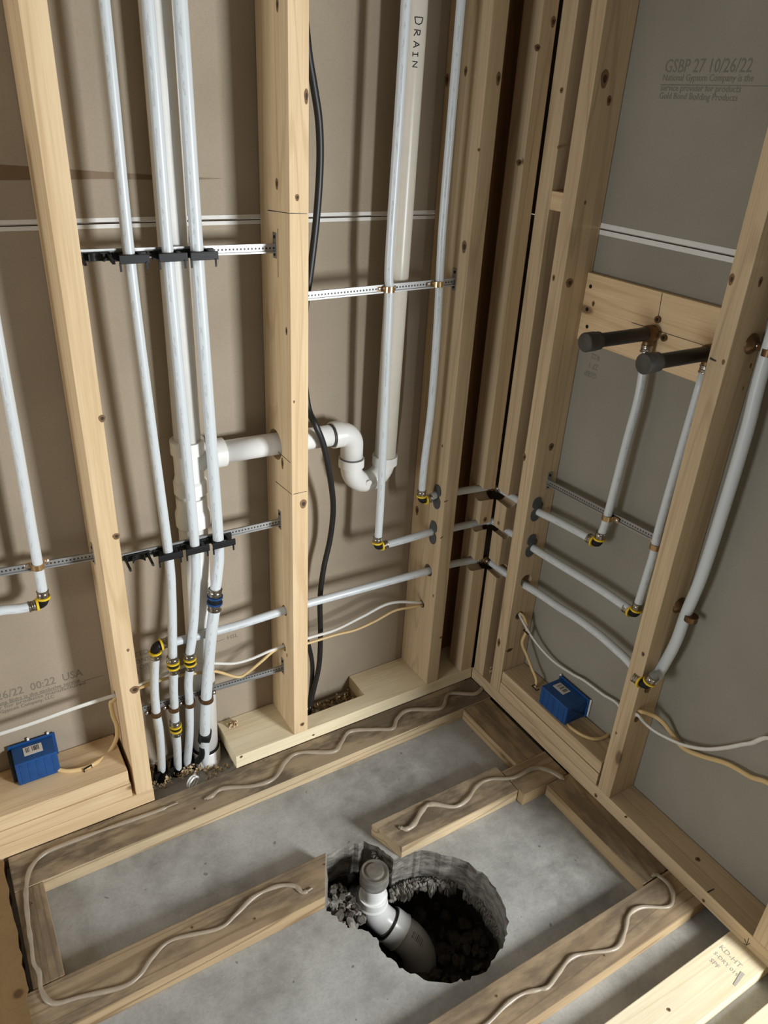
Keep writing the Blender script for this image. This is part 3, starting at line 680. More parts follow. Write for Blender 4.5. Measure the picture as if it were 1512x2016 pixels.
# ---------------------------------------------------------------- PEX pipes of the cluster
DN = (0, 0, -1); UP = (0, 0, 1)
yp = .047
w4 = empty('water_pipe', (-0.8421, 0.0380, 0.3824), 'thin white water pipe, leftmost of the vertical cluster, in two yellow ringed couplings', 'pipe')
c1 = Vector((-0.8421, 0.0380, 0.3824)); c2 = Vector((-0.8473, 0.0550, 0.1827))
tube('tube', [(-.842, yp, 2.42), (-.8405, yp, 1.62), (-.842, yp, 1.25), (-.835, yp, .95), (-0.8263, 0.0470, 0.6659), (-0.8301, 0.0420, 0.5510), tuple(c1 + Vector((0, 0, .015)))], .0100, 'pex', w4)
coupling(w4, c1, UP, .92)
tube('tube', [tuple(c1 - Vector((0, 0, .015))), (-0.8457, 0.0440, 0.3029), (-0.8468, 0.0500, 0.2374), tuple(c2 + Vector((0, 0, .012)))], Lr, 'pex', w4)
coupling(w4, c2, UP, .92)
tube('tube', [tuple(c2 - Vector((0, 0, .012))), (-0.8460, 0.0660, 0.1102), (-0.8459, 0.0840, 0.0252), (-.848, .090, -.02)], Lr, 'pex', w4)
w5 = empty('water_pipe', (-0.8043, 0.0380, 0.3780), 'white water pipe running in front of the drain stack, second of the vertical cluster', 'pipe')
c1 = Vector((-0.8043, 0.0380, 0.3780))
tube('tube', [(-.776, yp, 2.42), (-.775, yp, 1.62), (-.776, yp, 1.25), (-.773, yp, .95), (-0.7698, 0.0470, 0.6581), (-0.7802, 0.0420, 0.5351), (-0.7932, 0.0390, 0.4458), tuple(c1 + Vector((0, 0, .015)))], .0100, 'pex', w5)
coupling(w5, c1, UP, .92)
tube('tube', [tuple(c1 - Vector((0, 0, .015))), (-0.8108, 0.0440, 0.3111), (-0.8118, 0.0500, 0.2377), (-0.8151, 0.0640, 0.1306), (-0.8205, 0.0860, 0.0280), (-.817, .094, -.02)], Lr, 'pex', w5)
w6 = empty('water_pipe', (-0.7376, 0.0380, 0.5240), 'thicker white water pipe, rightmost of the vertical cluster, with a dark blue coupling', 'pipe')
c1 = Vector((-0.7376, 0.0380, 0.5240))
tube('tube', [(-.726, yp, 2.42), (-.725, yp, 1.62), (-.724, yp, 1.25), (-.721, yp, .95), (-0.7183, 0.0470, 0.6631), (-0.7268, 0.0420, 0.5849), tuple(c1 + Vector((0, 0, .015)))], .0115, 'pex', w6)
coupling(w6, c1, (.1, 0, 1), 1.12, 'bluering')
tube('tube', [tuple(c1 - Vector((0, 0, .016))), (-0.7506, 0.0340, 0.4482), (-0.7654, 0.0420, 0.3169), (-0.7721, 0.0460, 0.2458), (-0.7782, 0.0520, 0.1569), (-0.7803, 0.0700, 0.0663), (-.775, .080, -.02)], .0128, 'pex', w6)

# pipe at the left edge of the photo
w7 = empty('water_pipe', (-1.0715, 0.0680, 0.6031), 'white water pipe at the left edge with a yellow ringed elbow', 'pipe')
e7 = Vector((-1.0706, 0.0680, 0.6028))
tube('tube', [(-1.0526, 0.0680, 1.4068), (-1.0608, 0.0680, 1.2160), (-1.0631, 0.0680, 1.1090), (-1.0653, 0.0680, 0.9159), (-1.0681, 0.0680, 0.7712), (-1.0696, 0.0680, 0.6703), tuple(e7 + Vector((0, 0, .018)))], .0095, 'pex', w7)
elbow(w7, e7, UP, (-1, 0, 0), .85)
tube('tube', [tuple(e7 + Vector((-.018, 0, 0))), (-1.1148, 0.0680, 0.6039), (-1.1760, 0.0680, 0.6109), (-1.32, .068, e7.z - .01)], .0095, 'pex', w7)

# lowest long run: floor -> elbow -> through the studs -> corner -> right wall -> riser past the hanger stud
w3 = empty('water_pipe', (-0.8704, 0.0580, 0.4157), 'long white water pipe running level near the floor round the corner', 'pipe')
e3 = Vector((-0.8731, 0.0580, 0.4110)); e3.z = PH1 - .003
tube('tube', [(-.888, .092, -.02), (-0.8841, 0.0800, 0.0656), (-0.8847, 0.0580, 0.1846), (-0.8882, 0.0500, 0.2494), (-0.8843, 0.0550, 0.3252), tuple(e3 - Vector((0, 0, .016)))], Lr, 'pex', w3)
elbow(w3, e3, DN, (1, 0, .08), .92)
tube('tube', [tuple(e3 + Vector((.016, 0, .001))), (-0.8219, 0.0580, 0.4261), (-0.6915, 0.0570, 0.4223), (XB, .048, .432), (XB + .06, .045, .4345), (-.35, .042, .433), (XC, .040, .430), (-.085, .036, .432), (-.012, .026, .431)], .0098, 'pex', w3)
elbow(w3, (.012, .024, .431), (-1, 0, 0), (0, -1, 0), .8, 'blackp', 'brass')
tube('tube', [(.014, .010, .431), (.020, -.04, .426), (.034, -.091, .418), (0.0380, -0.1674, 0.4239), (0.0400, -0.2399, 0.4267), (0.0410, -0.3084, 0.4327), (0.0410, -0.3756, 0.4329), (0.0400, -0.4287, 0.4290), (0.0380, -0.4749, 0.4238), (.036, -.53, .404)], .0098, 'pex', w3)
eR = Vector((0.0022, -0.5520, 0.4316)); 
elbow(w3, eR, (0, 1, 0), (.12, -.25, .9), .95)
tube('tube', [tuple(eR + Vector((.003, -.006, .016))), (0.0460, -0.5469, 0.4524), (0.0480, -0.5618, 0.5376), (0.0500, -0.5656, 0.6175), (0.0500, -0.5751, 0.7155), (0.0500, -0.5788, 0.8648), (0.0500, -0.5794, 1.0187), (0.0500, -0.5747, 1.1648), (.050, -.583, 1.5), (.050, -.585, 2.42)], .0118, 'pex', w3)

# middle run
w2 = empty('water_pipe', (-0.3296, 0.0300, 0.5516), 'white pipe from before the drain riser round the corner to the right black stub', 'pipe')
e2 = Vector((-0.3283, 0.0320, 0.5488)); e2.z = .552
tube('tube', [(-.325, .032, 2.42), (-.327, .032, 1.66), (-.333, .034, 1.24), (-.329, .034, 1.16), (-.328, .033, 1.02), (-.325, .032, .70), tuple(e2 + Vector((.002, 0, .016)))], .0092, 'pex', w2)
elbow(w2, e2, UP, (1, 0, 0), .82)
tube('tube', [tuple(e2 + Vector((.016, 0, 0))), (-.25, .034, .550), (XC, .038, .549), (-.10, .033, .547), (-.02, .028, .547), (.006, .024, .547)], .0094, 'pex', w2)
tube('corner_bend', [(.004, .024, .547), (.018, .020, .546), (.024, .006, .545), (.026, -.010, .544)], .0100, 'pex', w2)
eR2 = Vector((0.0400, -0.4570, 0.5442))
tube('tube', [(.026, -.010, .544), (.034, -.06, .538), (.040, YA2, .533), (0.0400, -0.2142, 0.5382), (0.0400, -0.3479, 0.5464), tuple(eR2 + Vector((0, .016, .003)))], .0098, 'pex', w2)
elbow(w2, eR2, (0, 1, 0), UP, .9)
tube('tube', [tuple(eR2 + Vector((0, 0, .016))), (0.0410, -0.4598, 0.6254), (0.0425, -0.4624, 0.7013), (0.0440, -0.4596, 0.7784), (.050, -.466, 1.100)], .0092, 'pex', w2)

# upper run
w1 = empty('water_pipe', (-0.2111, 0.0300, 0.6541), 'white printed pipe beside the corner stud, running round to the left black stub', 'pipe')
e1 = Vector((-0.2095, 0.0300, 0.6523)); e1.z = .653
tube('tube', [(-.210, .030, 2.42), (-.211, .030, 1.66), (-0.2112, 0.0310, 1.3324), (-0.2095, 0.0310, 1.2310), (-0.2035, 0.0310, 1.0819), (-0.2018, 0.0310, 0.8946), (-0.2091, 0.0300, 0.7490), tuple(e1 + Vector((0, 0, .015)))], .0086, 'pex', w1)
elbow(w1, e1, UP, (1, 0, 0), .82)
tube('tube', [tuple(e1 + Vector((.016, 0, 0))), (XC, .036, .655), (-.10, .032, .652), (-.02, .026, .650), (.006, .023, .650)], .0094, 'pex', w1)
elbow(w1, (.014, .022, .649), (-1, 0, 0), (0, -1, 0), .75, 'blackp', 'brass')
eR1 = Vector((0.0400, -0.3187, 0.6499))
tube('tube', [(.016, .012, .649), (.026, -.05, .642), (.038, YA2, .637), (0.0400, -0.1901, 0.6433), tuple(eR1 + Vector((0, .016, .002)))], .0094, 'pex', w1)
elbow(w1, eR1, (0, 1, 0), UP, .9)
tube('tube', [tuple(eR1 + Vector((0, 0, .016))), (0.0425, -0.3248, 0.7203), (0.0460, -0.3310, 0.9031), (0.0480, -0.3349, 1.0045), (.052, -.3255, 1.098)], .0092, 'pex', w1)

# ---------------------------------------------------------------- nail guards
def guard(x, y, z, label, axis):
    t_out = [(-.009, .031), (.004, .033), (.013, .025), (.0145, .010), (.007, .002), (.0145, -.006), (.014, -.022), (.005, -.032), (-.007, -.030), (-.0135, -.018), (-.0145, .0), (-.014, .016)]
    P = smooth_path([(a, b, 0) for a, b in t_out] + [(t_out[0][0], t_out[0][1], 0)], 3)[:-1]
    if axis == 'x': o = prism('nail_guard', [(p.x, p.y) for p in P], (x - .0003, y, z), (0, -1, 0), BZ, .0022, 'greyp')
    else: o = prism('nail_guard', [(-p.x, p.y) for p in P], (x, y + .0003, z), (1, 0, 0), BZ, .0022, 'greyp')
    tag(o, label, 'guard', None); return o
guard(XC, .031, .652, 'upper grey plastic nail guard on the stud left of the corner', 'x')
guard(XC, .034, .549, 'lower grey plastic nail guard on the stud left of the corner', 'x')
guard(.030, YA2, .645, 'upper grey plastic nail guard on the right wall stud', 'y')
guard(.032, YA2, .541, 'lower grey plastic nail guard on the right wall stud', 'y')

# ---------------------------------------------------------------- drain stack with tee and trap
ds = empty('drain_pipe', (-.755, .092, .88), 'white drain stack with tee, arm, trap and a riser marked DRAIN', 'pipe')
ax = lambda z: (-.752 - max(0, (.5 - z)) * .025, .094, z)
tube('stack_tube', [(-.747, .097, 2.42), (-.748, .097, 1.6), (-.753, .097, .870)], .0270, 'pvc', ds, smooth=False, seg=32)
p = (-.754, .097, .766)
tee = lathe('tee', p, UP, [(0, .029), (0, .0345), (.026, .0345), (.031, .030), (.088, .030), (.090, .0345), (.118, .0345), (.118, .028)], 'pvc', ds, 32)
tube('tee_branch', arc((-.705, .096, .788), .056, math.pi, math.pi / 2, BX, BZ, 10) + [Vector((-.69, .095, .8435))], .0262, 'pvc', tee, smooth=False, seg=28)
lathe('branch_hub', (-.703, .095, .8435), BX, [(0, .027), (0, .0305), (.024, .0305), (.024, .025)], 'pvc', tee, 32)
lathe('reducer', (-.754, .097, .690), UP, [(0, .033), (0, .0365), (.028, .0365), (.040, .0325), (.066, .0325), (.066, .028)], 'pvc', ds, 32)
lathe('stack_tube', (-.754, .097, .750), UP, [(0, .0275), (.03, .0275)], 'pvc', ds, 32)
tube('lower_tube', [(-.754, .0995, .70), (-.760, .1005, .40), (-.768, .1005, .0)], .0310, 'pvc', ds, smooth=False, seg=32)
lathe('floor_coupling', (-.768, .0975, -.005), UP, [(0, .0355), (.050, .0355), (.052, .034)], 'pvc', ds, 32)
lathe('rubber_gasket', (-.768, .0975, .047), UP, [(0, .0345), (.004, .0345), (.004, .031)], 'blackp', ds, 32)
tube('arm', [(-.685, .095, .8435), (-.56, .087, .8445), (-.412, .080, .844)], .0240, 'pvc', ds, smooth=False, seg=32)
tube('trap_elbow', [Vector((-.425, .080, .844))] + arc((-.412, .080, .812), .032, math.pi / 2, 0, BX, BZ, 10) + [Vector((-.380, .080, .775))], .0262, 'pvc', ds, smooth=False, seg=28)
lathe('elbow_hub', (-.432, .080, .844), BX, [(0, .025), (0, .0300), (.024, .0300), (.026, .026)], 'pvc', ds, 32)
lathe('primer_ring', (-.435, .080, .844), BX, [(0, .0245), (0, .0262), (.004, .0262)], 'greyp', ds, 32)
tb = tube('trap_bend', [Vector((-.380, .080, .765))] + arc((-.3345, .080, .756), .0455, math.pi, 2 * math.pi, BX, BZ, 20) + [Vector((-.289, .080, .765))], .0250, 'pvc', ds, smooth=False, seg=28)
lathe('trap_hub', (-.380, .080, .757), UP, [(0, .0265), (.002, .0300), (.022, .0300), (.022, .0250)], 'pvc', tb, 32)
lathe('trap_hub', (-.289, .080, .745), UP, [(0, .0265), (.002, .0300), (.024, .0300), (.024, .0250)], 'pvc', tb, 32)
lathe('primer_ring', (-.380, .080, .779), UP, [(0, .0265), (.003, .0265)], 'greyp', ds, 32)
lathe('cleanout_boss', (-.345, .0555, .718), (-.15, -1, -.25), [(0, .0085), (.0022, .0085), (.003, .0075)], 'pvc', tb, 20)
rs = tube('riser', [(-.278, .080, 2.42), (-.2785, .080, 1.60), (-.283, .080, 1.22), (-.289, .080, .755)], .0250, 'pvc2', ds, smooth=False, seg=32)
# the handwriting on the riser, reading downward
L = {'D': [[(0, 0), (0, 1), (.45, .85), (.62, .5), (.5, .12), (0, 0)]], 'R': [[(0, 0), (.02, 1), (.5, .95), (.55, .6), (.1, .45), (.65, 0)]],
     'A': [[(0, 0), (.35, 1), (.7, 0)], [(.12, .38), (.6, .38)]], 'I': [[(0, .95), (.5, 1)], [(.25, .97), (.25, .05)], [(0, 0), (.5, .02)]], 'N': [[(0, 0), (0, 1), (.6, .05), (.62, 1)]]}
zz = (-0.2840, 0.0550, 1.6402)[2]
for ch, dz, hs in (('D', 0, .018), ('R', .0195, .013), ('A', .037, .013), ('I', .054, .011), ('N', .069, .011)):
    k = .018 if ch == 'D' else .014
    bm = bmesh.new()
    for st in L[ch]:
        P = []
        pts = []
        for a, b in zip(st, st[1:]):
            for i in range(6): pts.append((a[0] + (b[0] - a[0]) * i / 6, a[1] + (b[1] - a[1]) * i / 6))
        pts.append(st[-1])
        for s, h in pts:
            phi = math.radians(-112) + (h * hs * .9) / .025 - .1
            P.append(Vector((-.2782 + .0251 * math.cos(phi), .080 + .0251 * math.sin(phi), zz - dz - s * k)))
        b2 = tube_bm(P, .0009, 6); me = bpy.data.meshes.new('x'); b2.to_mesh(me); b2.free(); bm.from_mesh(me)
    from_bm('marker_letter', bm, 'marker', rs)

# ---------------------------------------------------------------- black sleeves at the floor, cables
def foam(p, r, label, h=.03, lean=(0, 0)):
    bm = bmesh.new(); seg = 20; rnd = random.Random(int(p[0] * 1e4)); lo = []; hi = []
    for i in range(seg):
        a = 2 * math.pi * i / seg
        lo.append(bm.verts.new((p[0] + r * 1.25 * math.cos(a), p[1] + r * 1.25 * math.sin(a), p[2])))
        hi.append(bm.verts.new((p[0] + lean[0] + r * 1.12 * math.cos(a), p[1] + lean[1] + r * 1.12 * math.sin(a), p[2] + h * rnd.uniform(.75, 1.1))))
    for i in range(seg): bm.faces.new((lo[i], lo[(i + 1) % seg], hi[(i + 1) % seg], hi[i]))
    bmesh.ops.solidify(bm, geom=bm.faces[:], thickness=-.0015)
    o = from_bm('pipe_sleeve', bm, 'blackp', None, True); tag(o, label, 'sleeve', None); return o
f1 = foam((-.888, .0905, .001), .0145, 'black torn foam sleeve at the foot of the leftmost floor pipe', .044, (.001, -.006))
prism('sleeve_flap', [(0, 0), (.014, .004), (.010, -.03), (.004, -.045)], (-.906, .070, .042), (1, 0, 0), (0, -.3, 1), .0015, 'blackp', f1)
f2 = foam((-.848, .089, .001), .012, 'black torn foam sleeve at the foot of the second floor pipe', .042)
prism('sleeve_flap', [(0, 0), (.016, .004), (.012, -.03), (.008, -.046)], (-.872, .068, .044), (1, .1, 0), (0, -.3, 1), .0015, 'blackp', f2)
f3 = foam((-.817, .0925, .001), .013, 'black foam sleeve at the foot of the third floor pipe', .048)
t = tube('pipe_sleeve', [(-0.8008, 0.0700, 0.0330), (-0.7892, 0.0660, 0.0518), (-0.7858, 0.0620, 0.0847)], .008, 'blackp'); tag(t, 'black foam sleeve tail hanging beside the thick floor pipe', 'sleeve')
p6 = Vector((-0.7784, 0.0575, 0.1240))
bm = tube_bm([p6 + Vector((-.001, .010, -.024)), p6 + Vector((0, .004, -.008)), p6 + Vector((.001, 0, .012))], .0155, 20)
o = from_bm('pipe_sleeve', bm, 'blackp'); tag(o, 'ribbed black foam wrap around the thick floor pipe', 'sleeve')
# loose white ring
pr = empty('plastic_ring', (-0.8268, 0.0361, 0.0120), 'loose white plastic ring lying on the floor behind the sleeper', 'ring')
rc = Vector((-0.8277, 0.0324, 0.0160)); e_a = Vector((.25, .15, .95)).normalized(); e_n = Vector((.45, -.88, .05)).normalized(); e_b = e_a.cross(e_n).normalized()
for dk in (0, .007):
    tube('ring_loop', arc(rc + e_n * dk, .0145, 0, 6.2, e_a, e_b, 26), .0028, 'white', pr, False, 8, up=(0, 0, 1))
tube('ring_tail', [rc + e_a * -.010 - e_b * .006, rc + e_a * -.016 + Vector((.002, -.006, 0)), rc + Vector((.004, -.014, -.013))], .0024, 'white', pr, True, 8)

def cable(pts, r, mat, label, flat=1.0, up=(0, -1, 0)):
    o = tube('electric_cable', pts, r, mat, None, True, 10, up=up, flat=flat); tag(o, label, 'cable', None); return o
cable([(-1.2578, 0.0800, 0.3067), (-1.2011, 0.0800, 0.3054), (-1.1318, 0.0800, 0.3065), (-1.0603, 0.0800, 0.3109), (-1.0059, 0.0800, 0.3122), (XA + .008, .080, .312)], .0052, 'cablew', 'white flat cable crossing above the left blue box', .5)
cable([(XA + .008, .078, .309), (XA - .006, .078, .300), (-0.9776, 0.0800, 0.2927), (-0.9766, 0.0800, 0.2545), (-0.9725, 0.0800, 0.2219), (-0.9778, 0.0800, 0.1853), (-1.0000, 0.0800, 0.1514), (-1.0340, 0.0555, 0.1590), (-1.0589, 0.0521, 0.1590), (-1.0896, 0.0604, 0.1590), (-1.1110, 0.0745, 0.1630), (-1.118, .080, TL + .02)], .0050, 'cabley', 'yellow cable looping down from the stud hole into the left blue box', .6)
cable([(XA + W - .006, .078, .312), (-0.8960, 0.0720, 0.3183), (-0.8625, 0.0660, 0.3257), (-0.8231, 0.0610, 0.3256), (-0.7818, 0.0610, 0.3167), (-0.7396, 0.0610, 0.3046), (-0.6873, 0.0600, 0.2675), (-0.6591, 0.0580, 0.2751), (-0.6280, 0.0520, 0.2988), (-0.5931, 0.0550, 0.3163), (XB + .006, .055, .314)], .0036, 'cabley', 'yellow cable sagging behind the pipe cluster left of the middle stud')
cable([(XA + W - .006, .084, .314), (-0.8827, 0.0760, 0.3261), (-0.8319, 0.0660, 0.3431), (-0.7858, 0.0610, 0.3467), (-0.7382, 0.0610, 0.3284), (-0.6955, 0.0600, 0.3127), (-0.6513, 0.0580, 0.3111), (-0.6063, 0.0550, 0.3196), (XB + .006, .055, .322)], .0036, 'cablew', 'white cable sagging behind the pipe cluster left of the middle stud')
cable([(XB + W - .006, .055, .318), (-0.5013, 0.0550, 0.3220), (-0.4257, 0.0550, 0.3207), (-0.3447, 0.0550, 0.3362), (-0.2610, 0.0550, 0.3506), (XC + .006, .055, .318)], .0040, 'cablew', 'white cable rising to the hole in the stud left of the corner')
cable([(XB + W - .006, .055, .312), (-0.5013, 0.0550, 0.3062), (-0.4253, 0.0550, 0.3045), (-0.3659, 0.0550, 0.2998), (-0.3053, 0.0550, 0.3083), (-0.2513, 0.0550, 0.3214), (-0.2030, 0.0550, 0.3171), (XC + .006, .055, .310)], .0036, 'cabley', 'wavy yellow cable rising to the hole in the stud left of the corner')
cable([(.032, YA2 + .006, .330), (0.0360, -0.1195, 0.3204), (0.0550, -0.1617, 0.2686), (0.0660, -0.2251, 0.2419), (0.0700, -0.2960, 0.2458), (0.0700, -0.3391, 0.2554), (0.0700, -0.3990, 0.2597), (0.0680, -0.4574, 0.2657), (.05, -.50, .224), (.030, YA3 + W - .01, .300)], .0045, 'cablew', 'white printed cable drooping across the right wall bay above the blue box', .6, (-1, 0, 0))
cable([(.034, YA2 + .006, .332), (0.0420, -0.1288, 0.3212), (0.0500, -0.1375, 0.2842), (0.0400, -0.1385, 0.2461), (0.0450, -0.1579, 0.2150), (0.0480, -0.1837, 0.1842), (0.0450, -0.2077, 0.1650), (0.0350, -0.2163, 0.1406), (0.0300, -0.2364, 0.1304), (.035, -.262, .168)], .0045, 'cabley', 'yellow cable dropping from the stud hole into the right blue box', .7, (-1, 0, 0))
cable([(.03, -.352, .165), (0.0220, -0.3536, 0.1469), (0.0154, -0.3843, 0.1540), (0.0231, -0.4119, 0.1540), (0.0404, -0.4328, 0.1540), (0.0683, -0.4393, 0.1550), (0.0985, -0.4391, 0.1610), (.045, -.497, .20)], .0042, 'cabley', 'yellow cable curving out of the right blue box behind the hanger stud', .8, UP)
cable([(.026, YA3 + .012, .318), (0.0130, -0.5450, 0.3373), (0.0360, -0.5525, 0.3092), (0.0450, -0.5760, 0.3008), (0.0550, -0.6100, 0.3015), (0.0600, -0.6442, 0.3115), (0.0620, -0.6873, 0.3388), (0.0620, -0.7256, 0.3776), (0.0600, -0.7654, 0.4252), (0.0580, -0.8137, 0.4691), (.05, -.93, .38)], .0052, 'cablew', 'white cable leaving the hanger stud toward the right edge', .6, (-1, 0, 0))
cable([(.028, YA3 + .012, .322), (0.0206, -0.5450, 0.3444), (0.0450, -0.5593, 0.3350), (0.0550, -0.5813, 0.3279), (0.0660, -0.6032, 0.3071), (0.0720, -0.6337, 0.2902), (0.0720, -0.6765, 0.3049), (0.0700, -0.7325, 0.3355), (0.0680, -0.7838, 0.3490), (0.0660, -0.8430, 0.3627), (.06, -.93, .26)], .0052, 'cabley', 'yellow cable leaving the hanger stud under the white one', .6, (-1, 0, 0))
cable([(-.54, .085, 2.4), (-0.5101, 0.0850, 1.6890), (-0.4961, 0.0850, 1.6191), (-0.4883, 0.0850, 1.5673), (-0.4781, 0.0850, 1.5212), (-0.4675, 0.0850, 1.4651), (-0.4647, 0.0850, 1.3975), (-0.4703, 0.0850, 1.3085), (-0.4819, 0.0850, 1.2147), (-0.4939, 0.0900, 1.1146), (-0.4953, 0.0920, 1.0079), (-0.4940, 0.0750, 0.9233), (-0.4879, 0.0480, 0.8880), (-0.4678, 0.0480, 0.8349), (-0.4461, 0.0580, 0.7522), (-0.4277, 0.0750, 0.6618), (-0.4290, 0.0850, 0.5742), (-0.4457, 0.0850, 0.4923), (-0.4545, 0.0850, 0.4048), (-0.4519, 0.0850, 0.2935), (-0.4553, 0.0850, 0.1951), (-0.4712, 0.0850, 0.1149), (-0.4870, 0.0800, 0.0544), (-.49, .075, .0)], .0074, 'rubber', 'thick black cable snaking down beside the middle stud', .85)
cable([(-0.4974, 0.0950, 0.3188), (-0.4801, 0.0950, 0.2608), (-0.4681, 0.0980, 0.1905), (-0.4698, 0.1000, 0.1203), (-.478, .100, .02)], .0058, 'rubber', 'second black cable strand at the foot of the middle stud')

# cable staples
for p, nrm, lab in (((-1.0516, 0.0493, 0.1610), UP, 'dark cable staple on the block beside the left blue box'), ((0.0470, -0.1401, 0.2786), (-1, 0, 0), 'cable staple on the right wall stud under the cable hole'), ((0.0300, -0.2209, 0.1551), (-1, 0, 0), 'cable staple above the right blue box')):
    p = Vector(p); e = Vector((1, .3, 0)) if nrm == UP else Vector((.3, 1, .1)); e.normalize(); nv = Vector(nrm)
    o = prism('cable_staple', [(-.010, -.007), (-.010, .003), (.010, .003), (.010, -.007), (.008, -.007), (.008, .001), (-.008, .001), (-.008, -.007)], p, nv.cross(e).cross(nv), nv, .003, 'iron'); tag(o, lab, 'staple')

# ---------------------------------------------------------------- blue boxes
def blue_box(lo, hi, label, side, seed):
    c = [(a + b) / 2 for a, b in zip(lo, hi)]
    t = empty('electrical_box', (c[0], c[1], lo[2]), label, 'electrical box', 'blue outlet boxes')
    bm = bmesh.new(); box_bm(bm, lo, hi, .003)
    rnd = random.Random(seed)
    for i in range(5):   # moulded ribs and knock-outs
        if side == 'y':
            x = lo[0] + .01 + i * (hi[0] - lo[0] - .02) / 4
            box_bm(bm, (x - .0015, lo[1] - .0008, lo[2] + .004), (x + .0015, lo[1] + .001, hi[2] - .006))
        else:
            y = lo[1] + .01 + i * (hi[1] - lo[1] - .02) / 4
            box_bm(bm, (lo[0] - .0008, y - .0015, lo[2] + .004), (lo[0] + .001, y + .0015, hi[2] - .006))
    # flange at the mouth against the drywall
    if side == 'y': box_bm(bm, (lo[0] - .006, hi[1] - .008, lo[2] + .002), (hi[0] + .006, hi[1] - .004, hi[2] + .005), .001)
    else: box_bm(bm, (hi[0] - .008, lo[1] - .006, lo[2] + .002), (hi[0] - .004, hi[1] + .006, hi[2] + .005), .001)
    bmesh.ops.recalc_face_normals(bm, faces=bm.faces)
    from_bm('box_shell', bm, 'blue', t)
    if side == 'x':
        bm = bmesh.new()   # crossed ribs on the end facing the camera
        for s in (-1, 1):
            m = Matrix.Translation(((lo[0] + hi[0]) / 2, lo[1], (lo[2] + hi[2]) / 2)) @ Matrix.Rotation(s * .62, 4, 'Y')
            box_bm(bm, (-.030, -.0022, -.0012), (.030, .001, .0012), 0, m)
        from_bm('cross_rib', bm, 'bluering', t)
        box('clip', (hi[0] - .004, lo[1] - .010, lo[2] + .006), (hi[0] - .001, lo[1] - .0055, hi[2] + .004), 'white', t)
        box('clip', (hi[0] - .008, hi[1] + .001, hi[2] + .002), (hi[0] - .004, hi[1] + .006, hi[2] + .008), 'white', t)
        lx, ly, hx, hy = c[0] - .012, c[1] - .004, c[0] + .014, c[1] + .034
    else:
        box('clip', (c[0] - .008, hi[1] - .006, hi[2] + .002), (c[0] - .003, hi[1] - .003, hi[2] + .012), 'white', t)
        box('clip', (hi[0] - .010, hi[1] - .006, hi[2] + .002), (hi[0] - .005, hi[1] - .003, hi[2] + .010), 'white', t)
        box('clip', (lo[0] - .008, lo[1] + .01, lo[2] + .004), (lo[0] - .0005, hi[1] - .01, hi[2] - .004), 'blackp', t)
        lx, ly, hx, hy = c[0] - .020, c[1] - .014, c[0] + .018, c[1] + .012
    lb = box('label_sticker', (lx, ly, hi[2] - .0002), (hx, hy, hi[2] + .0006), 'label', t, 0)
    n = 9
    for i in range(n):
        if rnd.random() < .15: continue
        wd = rnd.uniform(.25, .8)
        if side == 'y':
            a = lx + .005 + (hx - lx - .010) * i / n; bw = (hx - lx - .010) / n * wd
            box('barcode', (a, ly + .008, hi[2] + .0004), (a + bw, hy - .003, hi[2] + .0009), 'barcode', lb, 0)
        else:
            a = ly + .005 + (hy - ly - .010) * i / n; bw = (hy - ly - .010) / n * wd
            box('barcode', (lx + .008, a, hi[2] + .0004), (hx - .003, a + bw, hi[2] + .0009), 'barcode', lb, 0)
    return t
blue_box((-1.190, .070, TL + .0005), (-1.104, DB - .001, TL + .062), 'blue plastic outlet box with a barcode sticker on the left block, at the left edge', 'y', 3)
blue_box((.008, -.358, TR + .0005), (DR - .001, -.262, TR + .056), 'blue plastic outlet box with a barcode sticker on the right wall block, by the corner', 'x', 5)

